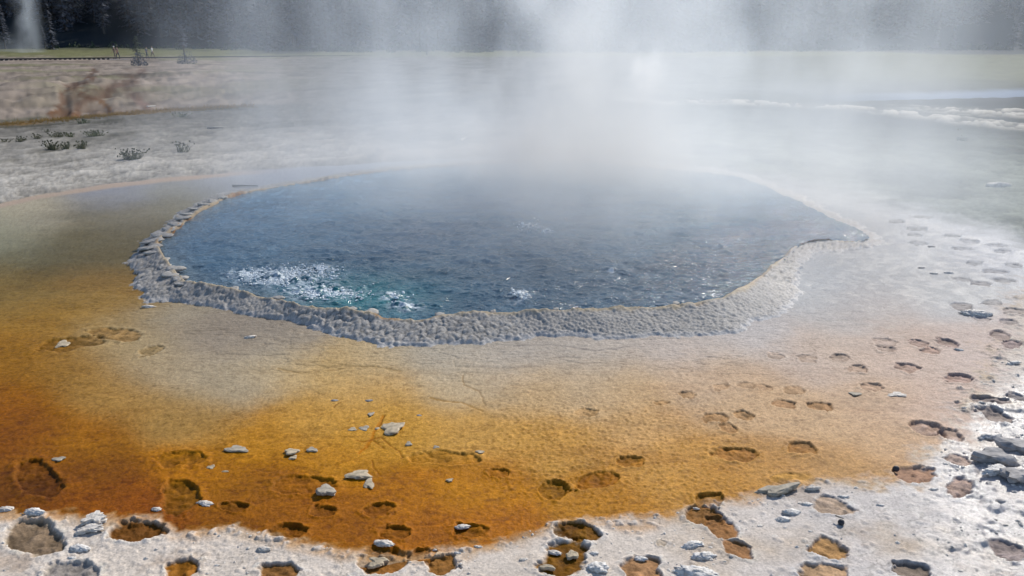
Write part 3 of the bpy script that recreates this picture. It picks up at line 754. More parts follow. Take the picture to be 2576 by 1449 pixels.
for i, (px, py, hw, hh, mk, fl, th, nm, lb, ct, gp) in enumerate(ROCKS):
    c = at(px, py, 0.015)
    w = 2 * hw / F0 * math.hypot(c[1], HC) * 1.02
    top = at(px, py - hh); bot = at(px, py + hh)
    d = abs(top[1] - bot[1])
    if not fl: d = min(max(d - th * .9 * c[1] / HC, w * .45), w * 1.3)
    gz = ground_z(c[0], c[1])
    hgt = min(th * 1.5, .42 * min(w, 1.3 * d)) if not fl else min(th, .5 * w)
    me = rock_mesh(nm, w, d, hgt, 300 + i, bool(fl), .34 if mk in 'wcs' else .22, 4 if mk in 'wc' and hw > 7 else 3, {'c': .9, 'w': .8}.get(mk, .35))
    if mk == 'd': me = rock_mesh(nm, w, w * .9, w * .95, 77, False, .06, 3)
    o = obj(nm, me, MATS[mk])
    o.location = (c[0], c[1], max(gz, 0.0) + (hgt * .12 if not fl else hgt * .25) + (w * .3 if mk == 'd' else 0))
    o.rotation_euler = (random.uniform(-.12, .12), random.uniform(-.12, .12), random.uniform(-.3, .3))
    tag(o, lb, ct, gp)

# crumbs of crust, uncountable
def scatter_mesh(name, pts, seed):
    bm = bmesh.new()
    base = bmesh.new(); bmesh.ops.create_icosphere(base, subdivisions=1, radius=1)
    bc = np.array([v.co[:] for v in base.verts]); bf = [[v.index for v in f.verts] for f in base.faces]; base.free()
    rs = np.random.default_rng(seed)
    V, Fc = [], []
    for (x, y, z, s) in pts:
        k = len(V) * len(bc)
        c = bc * (1 + rs.uniform(-.3, .3, (len(bc), 1))) * s * np.array([rs.uniform(.8, 1.5), rs.uniform(.8, 1.3), rs.uniform(.5, .9)])
        V.append(c + np.array([x, y, z])); Fc += [[a + k for a in f] for f in bf]
    me = bpy.data.meshes.new(name); me.from_pydata(np.concatenate(V).tolist(), [], Fc); me.update(); bm.free()
    return me
cand = []
while len(cand) < 5200:
    px = random.uniform(-100, 2680); py = random.uniform(900, 1470)
    cand.append((px, py))
cw = np.array([at(a, b)[:2] for a, b in cand])
zc, _, _, pidc, clsc, _ = build_fields(cw[:, 0], cw[:, 1])
clus = fbm(cw[:, 0] * 3.2, cw[:, 1] * 3.2, 3, 400)
keep = [(cw[i, 0], cw[i, 1], zc[i] - .001, random.choice([.003, .004, .004, .005, .006, .009]) * (1.0 + (cand[i][0] > 1900) * .35))
        for i in range(len(cand)) if clsc[i] == 0 and pidc[i] < 0 and clus[i] > random.uniform(-.35, .35) and (cand[i][0] > 1150 or random.random() < .35)]
tag(obj('sinter_crumbs', scatter_mesh('sinter_crumbs', keep, 5), M_WHITE), 'scattered small crumbs of white sinter on the crust', 'crumbs', kind='stuff')

# ------------------------------------------------------------------ ledges on the pool side of the rim (parts of the rim)
M_LEDGE = simple_mat('ledge_sinter', (.34, .325, .30), .7, .3, 30, bump=.7)
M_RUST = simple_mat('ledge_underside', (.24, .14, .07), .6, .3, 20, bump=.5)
LEDGES = [(560,494,12),(535,502,14),(510,512,14),(490,522,18),(470,535,20),(458,546,22),(440,562,20),(425,574,20),(405,588,24),(385,604,26),(392,618,18),(372,622,24),
          (380,634,20),(408,655,22),(414,668,18),(440,676,20),(425,690,22),(452,700,20),(462,712,22),(520,720,14),(590,728,14),(700,748,16),(880,780,16),(935,787,22),
          (1105,793,14),(1240,784,9),(1398,780,9),(1700,764,12)]
for i, (px, py, hw) in enumerate(LEDGES):
    c = at(px, py, .09)
    w = 2.0 * hw / F0 * math.hypot(c[1], HC)
    rs = random.Random(i)
    nseg = 18; th = rs.uniform(.016, .03)
    bm = bmesh.new(); rings = []
    for lev, (zz, sc) in enumerate(((0, .55), (.25 * th, .92), (.7 * th, 1.0), (th, .94), (th * 1.12, .5))):
        ring = []
        for k in range(nseg):
            a = 2 * math.pi * k / nseg
            rr = sc * (1 + .20 * math.sin(2 * a + i) + .13 * math.sin(3 * a + 2.1 * i) + .09 * math.sin(7 * a + i * 1.7))
            ring.append(bm.verts.new((w / 2 * rr * math.cos(a), w / 2 * .85 * rr * math.sin(a), zz + rs.uniform(-.003, .003))))
        rings.append(ring)
    for a, b in zip(rings, rings[1:]):
        for k in range(nseg): bm.faces.new((a[k], a[(k + 1) % nseg], b[(k + 1) % nseg], b[k]))
    bm.faces.new(rings[-1]); bm.faces.new(rings[0][::-1])
    me = bpy.data.meshes.new('ledge'); bm.to_mesh(me); bm.free()
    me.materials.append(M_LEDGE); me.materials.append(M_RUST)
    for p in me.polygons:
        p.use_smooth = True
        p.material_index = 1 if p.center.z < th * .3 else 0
    o = obj('ledge', me, None, rim)
    o.location = (c[0], c[1], .075 - .02 * max(0, min(1, (c[1] - 7) / 5)))
    o.rotation_euler = (rs.uniform(-.15, .1), rs.uniform(-.1, .1), rs.uniform(0, 6))

# ------------------------------------------------------------------ boiling foam
M_FOAM = simple_mat('boiling_foam', (.80, .86, .88), .55, .06, 30, spec=.3)
fp = []
for (bx, by, ba, bb, nn) in ((700,702,88,20,330),(815,738,62,14,460),(630,694,44,10,240),(808,676,14,8,120),(750,690,110,24,420),(860,745,60,14,200)):
    for _ in range(int(nn * 2.2)):
        px, py = random.gauss(bx, ba * .5), random.gauss(by, bb * .5)
        c = at(px, py, WATER_Z)
        fp.append((c[0], c[1], WATER_Z + random.uniform(-.002, .016), random.choice([.003, .004, .004, .005, .006, .007, .010, .014])))
tag(obj('boiling_foam', scatter_mesh('boiling_foam', fp, 9), M_FOAM), 'white boiling foam bubbling up near the left front rim', 'foam', kind='stuff')
for (bx, by, nn, sd, lb) in ((1310,745,42,13,'white burst of bubbles boiling up in the middle of the near water'),(1330,572,34,15,'far left burst of bubbles out in the hazy water'),
                         (1376,583,18,8,'small burst of bubbles beside the far one'),(995,748,26,16,'glassy domed bubbles right of the foam patch')):
    fp = []
    for _ in range(nn):
        c = at(random.gauss(bx, sd), random.gauss(by, sd * .42), WATER_Z)
        fp.append((c[0], c[1], WATER_Z + random.uniform(.005, .05 if bx == 1310 else .02), random.choice([.005, .008, .011, .016])))
    tag(obj('bubble_burst', scatter_mesh('bubble_burst', fp, int(bx)), M_FOAM), lb, 'bubbles', 'bursts of bubbles in the pool', 'stuff')

# ------------------------------------------------------------------ sticks
M_STICK = simple_mat('grey_stick', (.16, .14, .12), .8, .3, 40)
M_PALE = simple_mat('bleached_stick', (.62, .60, .56), .8, .2, 40)
def stick(name, p0, p1, rad, mat, lb, ct='stick', gp=None, bend=.03):
    a, b = Vector(p0), Vector(p1)
    bm = bmesh.new(); nseg = 6; rings = []
    d = (b - a); side = d.cross(Vector((0, 0, 1))).normalized(); up = Vector((0, 0, 1))
    for k in range(7):
        t = k / 6
        p = d * t + side * math.sin(t * 5) * bend * d.length + up * math.sin(t * 3.1) * bend * d.length * .4
        r = rad * (1 - .6 * t)
        rings.append([bm.verts.new(p + side * r * math.cos(2 * math.pi * j / nseg) + up * r * math.sin(2 * math.pi * j / nseg)) for j in range(nseg)])
    for q, s in zip(rings, rings[1:]):
        for j in range(nseg): bm.faces.new((q[j], q[(j + 1) % nseg], s[(j + 1) % nseg], s[j]))
    bm.faces.new(rings[0]); bm.faces.new(rings[-1][::-1])
    me = bpy.data.meshes.new(name); bm.to_mesh(me); bm.free()
    o = obj(name, me, mat); o.location = a
    return tag(o, lb, ct, gp)
stick('stick', at(585,467,.02), at(648,468,.02), .018, M_STICK, 'thin dark stick lying in shallow water behind the pool')
stick('stick', at(1158,353,.05), at(1173,346,.05), .03, M_PALE, 'short bleached stick on the hazy far flat')
stick('stick', at(520,484,.05), at(562,482,.05), .03, M_STICK, 'dark stick on the gravel flat on the left') if False else None
stick('stick', at(2102,1297,.03), at(2122,1305,.03), .004, M_STICK, 'tiny dark twig between a clod ridge and a hoofprint')
LG = 'dead logs on the far bank'
for (a, b, z0, rd, lb) in (((0,214),(95,211),.10,.09,'long grey dead log on the far left bank, nearest the dark pine'),((100,209),(195,201),.10,.07,'grey dead log right of the longest log on the far bank'),
                       ((300,222),(330,219),.05,.035,'short bleached log beside a brown runoff streak'),((370,268),(392,266),-.25,.03,'short pale log low on the far bank'),
                       ((0,222),(42,219),.1,.08,'dark broken log below the longest log on the far bank'),((522,485),(562,484),.05,.02,'dark stick on the grey gravel flat')):
    if lb.startswith('dark stick'):
        stick('stick', at(522,322,.05), at(562,322,.05), .03, M_STICK, 'dark stick on the grey gravel flat at the edge of the steam'); continue
    stick('dead_log', at(a[0], a[1], z0), at(b[0], b[1], z0), rd, M_PALE if 'bleached' in lb or 'pale' in lb else M_STICK, lb, 'log', LG, .02)

# ------------------------------------------------------------------ grass tufts
M_GRASS = simple_mat('dry_grass', (.17, .165, .10), .8, .4, 8)
M_GRASS2 = simple_mat('olive_grass', (.17, .18, .09), .8, .35, 8)
M_ORG = simple_mat('rusty_grass', (.42, .27, .09), .8, .35, 8)
def tuft_mesh(w, h, nb, seed, name='grass_tuft'):
    rs = random.Random(seed); V, Fc = [], []
    for _ in range(nb):
        x0, y0 = max(-w * .3, min(w * .3, rs.gauss(0, w * .17))), max(-w * .2, min(w * .2, rs.gauss(0, w * .11)))
        hh = h * rs.uniform(.35, 1.0) * math.exp(-(x0 / w) ** 2 * 2)
        lx, ly = rs.gauss(0, .45) * hh + x0 * .9, rs.gauss(0, .25) * hh
        bw = rs.uniform(.004, .007) * (h / .2) ** .5
        a = rs.uniform(0, 3.14); cx, cy = math.cos(a) * bw, math.sin(a) * bw
        k = len(V)
        V += [(x0 - cx, y0 - cy, -.01), (x0 + cx, y0 + cy, -.01), (x0 + lx * .45 + cx * .8, y0 + ly * .45 + cy * .8, hh * .6), (x0 + lx * .45 - cx * .8, y0 + ly * .45 - cy * .8, hh * .6), (x0 + lx, y0 + ly, hh)]
        Fc += [(k, k + 1, k + 2, k + 3), (k + 3, k + 2, k + 4)]
        if rs.random() < .35:                                  # seed heads
            k = len(V); s = bw * 2.6; p = (x0 + lx, y0 + ly, hh)
            V += [(p[0] - s, p[1], p[2]), (p[0] + s, p[1], p[2]), (p[0] + s * .4, p[1] + s, p[2] + s * 2), (p[0] - s * .4, p[1] - s, p[2] + s * 2)]
            Fc.append((k, k + 1, k + 2, k + 3))
    me = bpy.data.meshes.new(name); me.from_pydata(V, [], Fc); me.update()
    return me
TG = 'grass tufts on the left gravel flat'
TUFTS = [(333,404,30,22,180,'lowest and tallest wiry tuft on the left gravel flat'),(132,380,15,18,130,'wiry tuft, left of three in the middle of the left flat'),
         (166,380,13,14,100,'wiry tuft, middle of three on the left flat'),(206,380,14,16,110,'wiry tuft, right of three on the left flat'),
         (240,346,24,11,200,'widest olive green tuft on the left gravel flat'),(178,347,11,9,90,'small dark tuft just left of the olive green tuft'),
         (145,348,20,12,130,'dark sprawling tuft left of the small dark tuft'),(95,352,12,9,70,'low sparse tuft between the edge tuft and the sprawling one'),
         (52,358,14,10,90,'grey green tuft second from the left edge of the gravel flat'),(12,361,18,6,90,'low dark tuft at the left edge of the gravel flat'),
         (460,385,20,20,70,'faint sparse tuft half hidden in steam'),(210,312,18,12,70,'rusty tuft behind the olive green tuft'),(118,334,9,5,50,'tiny tuft far back on the left flat'),
         (455,296,24,9,90,'faint olive tuft at the foot of the steam, far edge of flat'),(2417,358,18,10,90,'grey green tuft alone on the right flat'),
         (2412,330,9,6,40,'tiny tuft on the right flat just beyond the lone tuft') ]
for i, (px, py, hw, hh, nb, lb) in enumerate(TUFTS):
    c = at(px, py)
    s = math.hypot(c[1], HC) / F0
    o = obj('grass_tuft', tuft_mesh(2 * hw * s, hh * 1.25 * s, int(nb * .9), 60 + i), M_GRASS2 if 'olive' in lb else M_GRASS)
    o.location = (c[0], c[1], ground_z(c[0], c[1]) - .005)
    tag(o, lb, 'grass tuft', TG)
# uncountable dry grass along the lip of the flat
V, Fc = [], []
for _ in range(900):
    px = random.uniform(-60, 640)
    py = np.interp(px, [p[0] for p in CHAN], [p[1] for p in CHAN]) + random.gauss(2, 2.2)
    c = at(px, py); z0 = 0.0
    for _b in range(5):
        x0, y0 = c[0] + random.gauss(0, .08), c[1] + random.gauss(0, .08)
        hh = random.uniform(.04, .16); lx = random.gauss(0, .05); k = len(V)
        V += [(x0 - .012, y0, z0 - .05), (x0 + .012, y0, z0 - .05), (x0 + lx, y0, z0 + hh)]; Fc.append((k, k + 1, k + 2))
me = bpy.data.meshes.new('dry_grass'); me.from_pydata(V, [], Fc); me.update()
tag(obj('dry_grass', me, M_ORG), 'rusty dry grass along the lip of the gravel flat', 'grass', kind='stuff')

# ------------------------------------------------------------------ conifers
M_BARK = simple_mat('pine_bark', (.075, .065, .06), .9, .3, 6)
M_NEED = simple_mat('pine_needles', (.088, .098, .122), .8, .45, .8)  # lifted and blued: distance haze put into the needle colour
M_NEED2 = simple_mat('young_pine_needles', (.045, .062, .035), .8, .4, 2)
def crown_data(h, w, seed, whorls=16, nb=8, sprays=5, base=.08, size=1.0):
    rs = random.Random(seed); V, Fc = [], []
    for i in range(whorls):
        t = base + (1 - base) * (i + rs.uniform(-.3, .3)) / whorls
        z = h * t
        rad = w * (1 - t) ** .8 * rs.uniform(.75, 1.15) + .12 * size
        for j in range(nb):
            if rs.random() < .18: continue
            a = rs.uniform(0, 6.283)
            L = rad * rs.uniform(.55, 1.15)
            dr = rs.uniform(.12, .4)
            for k in range(sprays):
                s = (k + rs.uniform(.3, 1)) / sprays
                x, y = math.cos(a) * L * s, math.sin(a) * L * s
                zz = z - dr * L * s + rs.uniform(-.1, .1) * size
                q = size * rs.uniform(.25, .55) * (1.2 - .5 * s)
                b = a + rs.uniform(-1, 1)
                dx, dy = math.cos(b) * q, math.sin(b) * q
                n = len(V)
                V += [(x - dy * .4, y + dx * .4, zz), (x + dx, y + dy, zz - q * rs.uniform(.1, .7)), (x + dy * .4, y - dx * .4, zz - q * .15), (x - dx * .5, y - dy * .5, zz + q * .3)]
                Fc.append((n, n + 1, n + 2, n + 3))
    return V, Fc
def trunk_data(h, r, seed, seg=8, base_z=0):
    rs = random.Random(seed); V, Fc = [], []
    for k in range(6):
        t = k / 5; rr = r * (1 - .9 * t) + .01
        ox, oy = (rs.uniform(-.1, .1) * r * 3 if k else 0), (rs.uniform(-.1, .1) * r * 3 if k else 0)
        for j in range(seg):
            a = 6.2832 * j / seg
            V.append((ox + rr * math.cos(a), oy + rr * math.sin(a), base_z + h * t))
    for k in range(5):
        for j in range(seg):
            Fc.append((k * seg + j, k * seg + (j + 1) % seg, (k + 1) * seg + (j + 1) % seg, (k + 1) * seg + j))
    return V, Fc
def mesh_of(name, VF):
    me = bpy.data.meshes.new(name); me.from_pydata(VF[0], [], VF[1]); me.update(); return me
def copy_tree(src, loc, rz, s):
    r = src.copy(); COL.objects.link(r); r.location = loc; r.rotation_euler = (0, 0, rz); r.scale = (s, s, s)
    for ch in list(src.children):
        c = ch.copy(); COL.objects.link(c); c.parent = r
    return r
def make_pine(h, w, seed, base, mat, name='pine_tree', whorls=18, size=1.0, nb=9):
    e = obj(name, None); e.empty_display_size = .2
    obj('trunk', mesh_of('trunk', trunk_data(h * .97, h * .014 + .03, seed)), M_BARK, e)
    obj('crown', mesh_of('crown', crown_data(h, w, seed, whorls, nb, 6, base, size)), mat, e)
    return e
PG = 'pines along the edge of the forest'
protos = [make_pine(17, 2.8, 21 + k, (.03, .12, .02, .16)[k], M_NEED, whorls=26, nb=11, size=1.25) for k in range(4)]
k = 0
for i in range(44):
    px = -330 + i * 74 + random.uniform(-26, 26)
    dist = random.uniform(166, 182)
    x, y = far_at(px, dist)
    z = ground_z(x, y) - .1
    s = random.uniform(.75, 1.2)
    p = protos[i] if i < 4 else copy_tree(protos[i % 4], (x, y, z), random.uniform(0, 6), s)
    if i < 4: p.location = (x, y, z); p.rotation_euler = (0, 0, i); p.scale = (s, s, s)
    tag(p, 'tall dark pine standing along the front edge of the far forest', 'tree', PG)
for i in range(26):
    px = -250 + i * 118 + random.uniform(-50, 50)
    if 340 < px < 640: px -= 320
    dist = random.uniform(138, 166); x, y = far_at(px, dist); s = random.uniform(.16, .55)
    tag(copy_tree(protos[i % 4], (x, y, ground_z(x, y) - .1), random.uniform(0, 6), s), 'shorter young pine standing out in front of the forest edge', 'tree', 'young pines in front of the forest')
# forest mass behind
protoV = [crown_data(15, 2.9, 50 + k, 20, 8, 4, (.02, .08, .05)[k], 1.5) for k in range(3)]
protoT = [trunk_data(16.5, .22, 80 + k, 5) for k in range(3)]
VV, FF, off = [], [], 0
mi = []
for i in range(980):
    px = random.uniform(-500, 3100); dist = 172 + 70 * random.random() ** 1.5
    x, y = far_at(px, dist)
    r_ = math.hypot(x, y)
    z = 1.4 + .30 * max(r_ - 180, 0) - .2
    k = i % 3; s = random.uniform(.7, 1.25); a = random.uniform(0, 6.28); ca, sa = math.cos(a) * s, math.sin(a) * s
    for src, m_ in ((protoV[k], 0), (protoT[k], 1)):
        v = np.array(src[0]); f = np.array(src[1])
        VV.append(np.stack([v[:, 0] * ca - v[:, 1] * sa + x, v[:, 0] * sa + v[:, 1] * ca + y, v[:, 2] * s + z], 1))
        FF.append(f + off); off += len(v); mi.append(np.full(len(f), m_))
me = bpy.data.meshes.new('forest')
me.from_pydata(np.concatenate(VV).tolist(), [], np.concatenate(FF).tolist()); me.update()
o = obj('forest', me, M_NEED); me.materials.append(M_BARK)
me.polygons.foreach_set('material_index', np.concatenate(mi).astype(np.int32))
tag(o, 'dark blue-green mass of pine forest closing the view behind the steam', 'forest', kind='stuff')

# low brush at the foot of the forest, uncountable
V, Fc = [], []
for _ in range(420):
    px = random.uniform(-300, 2900); dist = random.uniform(150, 176); x, y = far_at(px, dist)
    z = float(1.4 * ss(115, 175, math.hypot(x, y))); hh = random.uniform(.4, 2.2); ww = random.uniform(.5, 1.8)
    for _b in range(26):
        a = random.uniform(0, 6.28); rr = ww * random.random() ** .5; zz = z + hh * random.random() * (1 - rr / ww * .7); q = random.uniform(.12, .32); k = len(V)
        cx, cy = x + rr * math.cos(a), y + rr * math.sin(a); b = random.uniform(0, 6.28)
        V += [(cx, cy, zz - q), (cx + q * math.cos(b), cy + q * math.sin(b), zz), (cx, cy, zz + q), (cx - q * math.cos(b), cy - q * math.sin(b), zz + q * .3)]; Fc.append((k, k + 1, k + 2, k + 3))
tag(obj('undergrowth', mesh_of('undergrowth', (V, Fc)), M_NEED2), 'low dark brush along the foot of the forest', 'brush', kind='stuff')
# single small trees and shrubs
def place(e, px, dist, s=1, z=None):
    x, y = far_at(px, dist); e.location = (x, y, ground_z(x, y) - .03 if z is None else z); e.scale = (s,) * 3
t = make_pine(2.6, .8, 301, .04, M_NEED2, 'young_pine', 14, .45); place(t, 2, 45); tag(t, 'small dark green pine cut by the left edge of the view', 'tree')
t = make_pine(5.0, 1.7, 302, .45, M_NEED, 'pine_tree', 10, .6); place(t, 532, 108); tag(t, 'lone pine with bare lower trunk by the boardwalk, half in steam', 'tree')
t = make_pine(3.4, 1.5, 303, .35, M_NEED2, 'pine_tree', 9, .5); place(t, 424, 110); tag(t, 'small bushy pine between the two pairs of walkers', 'tree')
def shrub(px, dist, w, h, seed, lb, mat=M_NEED):
    rs = random.Random(seed); V, Fc = [], []
    for _ in range(420):
        a = rs.uniform(0, 6.28); rr = w * .5 * math.sqrt(rs.random()); z = h * rs.random() * (1 - (rr / (w * .55)) ** 2)
        x, y = rr * math.cos(a), rr * math.sin(a); q = rs.uniform(.05, .14); b = rs.uniform(0, 6.28); n = len(V)
        V += [(x, y, z), (x + q * math.cos(b), y + q * math.sin(b), z + q * .5), (x + q * math.cos(b + 1), y + q * math.sin(b + 1), z + q), (x - q * .3, y, z + q * .6)]
        Fc.append((n, n + 1, n + 2, n + 3))
    e = obj('shrub', None)
    obj('foliage', mesh_of('foliage', (V, Fc)), mat, e); obj('stem', mesh_of('stem', trunk_data(h * .6, .04, seed, 6)), M_BARK, e)
    place(e, px, dist); tag(e, lb, 'shrub', 'dark shrubs in front of the boardwalk')
shrub(425, 80, 1.5, 1.3, 1, 'dark shrub in front of the boardwalk below the walkers')
shrub(537, 92, 2.2, 1.5, 2, 'dark shrub at the foot of the lone pine, fading into steam')

# ------------------------------------------------------------------ boardwalk
M_PLANK = simple_mat('weathered_planks', (.42, .41, .40), .8, .2, 3)
M_BEAM = simple_mat('dark_beam', (.055, .052, .055), .8, .3, 3)
def box_data(x0, x1, y0, y1, z0, z1):
    V = [(x, y, z) for z in (z0, z1) for y in (y0, y1) for x in (x0, x1)]
    return V, [(0, 1, 3, 2), (4, 6, 7, 5), (0, 4, 5, 1), (2, 3, 7, 6), (0, 2, 6, 4), (1, 5, 7, 3)]
def strip(pts, o0, o1, z0, z1):
    """a bar following the polyline PTS, from offset O0 to O1 across it"""
    V, Fc = [], []
    for i, p in enumerate(pts):
        a = Vector(pts[max(i - 1, 0)]); b = Vector(pts[min(i + 1, len(pts) - 1)])
        d = (b - a).normalized(); nrm = Vector((-d.y, d.x))
        for o_, z_ in ((o0, z0), (o1, z0), (o1, z1), (o0, z1)):
            V.append((p[0] + nrm.x * o_, p[1] + nrm.y * o_, z_))
    for i in range(len(pts) - 1):
        for k in range(4):
            a, b = i * 4 + k, i * 4 + (k + 1) % 4
            Fc.append((a, b, b + 4, a + 4))
    Fc += [(0, 1, 2, 3), tuple(len(V) - 4 + k for k in (3, 2, 1, 0))]
    return V, Fc
bw = [far_at(-420, 92), far_at(0, 100), far_at(180, 106), far_at(360, 113), far_at(560, 122), far_at(760, 132), far_at(960, 140)]
bwp = []
for a, b in zip(bw, bw[1:]):
    for k in range(8): bwp.append((a[0] + (b[0] - a[0]) * k / 8, a[1] + (b[1] - a[1]) * k / 8))
bwp.append(bw[-1])
e = obj('boardwalk', None)
BZ = .42
obj('deck', mesh_of('deck', strip(bwp, -.9, .9, BZ - .08, BZ)), M_PLANK, e)
for s in (-1, 1):
    obj('kick_rail', mesh_of('kick_rail', strip(bwp, s * .92 - .07, s * .92 + .07, BZ + .12, BZ + .24)), M_BEAM, e)
    obj('beam', mesh_of('beam', strip(bwp, s * .80 - .06, s * .80 + .06, BZ - .32, BZ - .083)), M_BEAM, e)
tot = 0
for a, b in zip(bwp, bwp[1:]):
    d = Vector(b) - Vector(a); n = Vector((-d.y, d.x)).normalized()
    if a[0] > -5: continue
    for f in (0.0, .5):
        for s in (-1, 1):
            if tot >= 96: break
            cx, cy = a[0] + d.x * f + n.x * s * .92, a[1] + d.y * f + n.y * s * .92
            gz = base_height(np.array([cx]), np.array([cy]))[0] - .2
            o = obj('post', mesh_of('post', box_data(-.14, .14, -.068, .068, gz, BZ + .118)), M_BEAM, e)
            o.location = (cx, cy, 0); o.rotation_euler = (0, 0, math.atan2(d.y, d.x)); tot += 1
tag(e, 'long low wooden boardwalk with dark kick rails crossing the far flat', 'boardwalk')

# small dark bench-like platform at far left and pale post by it
e = obj('bench', None)
bx, by = far_at(27, 150)
obj('seat', mesh_of('seat', box_data(-1.3, 1.3, -.3, .3, .38, .5)), M_BEAM, e)
for s in (-1, 1): obj('leg', mesh_of('leg', box_data(s * 1.1 - .1, s * 1.1 + .1, -.25, .25, -.2, .378)), M_BEAM, e)
e.location = (bx, by, ground_z(bx, by)); tag(e, 'low dark bench on the pale flat at the far left', 'bench')

# ------------------------------------------------------------------ walkers
M_SKIN = simple_mat('skin', (.45, .28, .20), .6, .1, 10)
M_HAIR = simple_mat('hair', (.05, .035, .025), .7, .2, 30)
def person(px, dist, hgt, shirt, pants, facing, stride, seed, lb, cap=None):
    rs = random.Random(seed)
    k = hgt / 1.75
    st = stride * .22
    J = {'pelvis': (0, 0, .95, .135), 'waist': (0, 0, 1.08, .125), 'chest': (0, .01, 1.30, .155), 'neck': (0, .01, 1.50, .062), 'head': (0, .03, 1.58, .085), 'crown': (0, .025, 1.70, .085)}
    E = [('pelvis', 'waist'), ('waist', 'chest'), ('chest', 'neck'), ('neck', 'head'), ('head', 'crown')]
    for s, nm in ((-1, 'l'), (1, 'r')):
        f = s * st
        J.update({'hip' + nm: (s * .10, 0, .90, .10), 'knee' + nm: (s * .11, f * .7 + .02, .50, .062), 'ankle' + nm: (s * .11, f, .09, .045), 'toe' + nm: (s * .12, f + .17, .035, .035),
                  'sh' + nm: (s * .20, 0, 1.43, .062), 'elb' + nm: (s * .26, -f * .4 - .02, 1.15, .046), 'wr' + nm: (s * .27, -f * .8 + .06, .92, .030), 'palm' + nm: (s * .27, -f * .85 + .08, .84, .034)})
        E += [('pelvis', 'hip' + nm), ('hip' + nm, 'knee' + nm), ('knee' + nm, 'ankle' + nm), ('ankle' + nm, 'toe' + nm), ('chest', 'sh' + nm), ('sh' + nm, 'elb' + nm), ('elb' + nm, 'wr' + nm), ('wr' + nm, 'palm' + nm)]
        for q in range(4):
            J[f'f{q}' + nm] = (s * .27 + (q - 1.5) * .004, -f * .85 + .08 + (q - 1.5) * .022, .75 - .012 * abs(q - 1.2), .009); E.append(('palm' + nm, f'f{q}' + nm))
        J['th' + nm] = (s * .25, -f * .85 + .14, .79, .010); E.append(('palm' + nm, 'th' + nm))
    names = list(J)
    me = bpy.data.meshes.new('person')
    me.from_pydata([tuple(c * k for c in J[n][:3]) for n in names], [(names.index(a), names.index(b)) for a, b in E], [])
    tmp = bpy.data.objects.new('person_tmp', me); COL.objects.link(tmp)
    md = tmp.modifiers.new('skin', 'SKIN'); sv = me.skin_vertices[0].data
    for i, n in enumerate(names):
        sv[i].radius = (J[n][3] * k, J[n][3] * k * (.75 if n in ('pelvis', 'waist', 'chest') else 1)); sv[i].use_root = n == 'pelvis'
    tmp.modifiers.new('sub', 'SUBSURF').levels = 1
    dg = bpy.context.evaluated_depsgraph_get()
    m2 = bpy.data.meshes.new_from_object(tmp.evaluated_get(dg)); m2.name = 'person'
    bpy.data.objects.remove(tmp)
    m2.materials.clear()
    for m in (M_SKIN, shirt, pants, M_HAIR): m2.materials.append(m)
    for p in m2.polygons:
        z = p.center.z / k; ax = abs(p.center.x / k)
        p.use_smooth = True
        p.material_index = 3 if z < .08 else 2 if z < .98 and ax < .235 else 0 if (ax > .2 and z < 1.2) or z > 1.47 else 1
    o = obj('person', m2)
    bm = bmesh.new(); bmesh.ops.create_uvsphere(bm, u_segments=14, v_segments=10, radius=.102 * k)
    for v in list(bm.verts):
        if v.co.z < -.02 * k and v.co.y > -.03 * k: v.co.z = -.02 * k
    mh = bpy.data.meshes.new('hair'); bm.to_mesh(mh); bm.free()
    h = obj('cap' if cap else 'hair', mh, cap or M_HAIR, o); h.location = (0, .015 * k, 1.68 * k)
    x, y = far_at(px, dist)
    o.location = (x, y, BZ + .005); o.rotation_euler = (0, 0, facing)
    tag(o, lb, 'person', 'walkers on the far boardwalk')
cl = lambda n, c: simple_mat(n, c, .85, .12, 15)
c_br, c_tan, c_dk, c_wh, c_gr = cl('brown_jacket', (.16, .11, .09)), cl('tan_trousers', (.22, .17, .13)), cl('dark_trousers', (.06, .06, .08)), cl('white_shirt', (.7, .7, .7)), cl('grey_shirt', (.15, .15, .17))
def bwd(px):   # distance of the boardwalk centre line under a frame column
    best = min(bwp, key=lambda p: abs((p[0] * F0 * cp / p[1] + W0 / 2) - px)); return best[1]
person(372, bwd(372) + .2, 1.72, c_br, c_tan, 1.4, 1, 1, 'walker in brown jacket and white cap, front of the left pair', c_wh)
person(379, bwd(379) - .2, 1.66, c_br, c_dk, 1.4, -1, 2, 'walker in brown jacket and dark trousers, behind in the left pair')
person(446, bwd(446) + .2, 1.64, c_gr, c_dk, -1.5, 1, 3, 'walker in grey shirt, left one of the right pair')
person(459, bwd(459) - .1, 1.74, c_wh, c_tan, -1.5, -1, 4, 'walker in white shirt, right one of the right pair')

# ------------------------------------------------------------------ steam
class E_:
    """tiny expression builder over Math nodes"""
    nt = None
    def __init__(s, sock): s.s = sock
    @staticmethod
    def op(o, *a, clamp=False):
        n = E_.nt.nodes.new('ShaderNodeMath'); n.operation = o; n.use_clamp = clamp
        for i, v in enumerate(a):
            if isinstance(v, E_): E_.nt.links.new(v.s, n.inputs[i])
            else: n.inputs[i].default_value = v
        return E_(n.outputs[0])
    def __add__(s, b): return E_.op('ADD', s, b)
    __radd__ = __add__
    def __sub__(s, b): return E_.op('SUBTRACT', s, b)
    def __rsub__(s, b): return E_.op('SUBTRACT', b, s)
    def __mul__(s, b): return E_.op('MULTIPLY', s, b)
    __rmul__ = __mul__
    def __truediv__(s, b): return E_.op('DIVIDE', s, b)
def exp_(a): return E_.op('EXPONENT', a)
def sq(a): return a * a
def clamp01(a): return E_.op('ADD', a, 0.0, clamp=True)
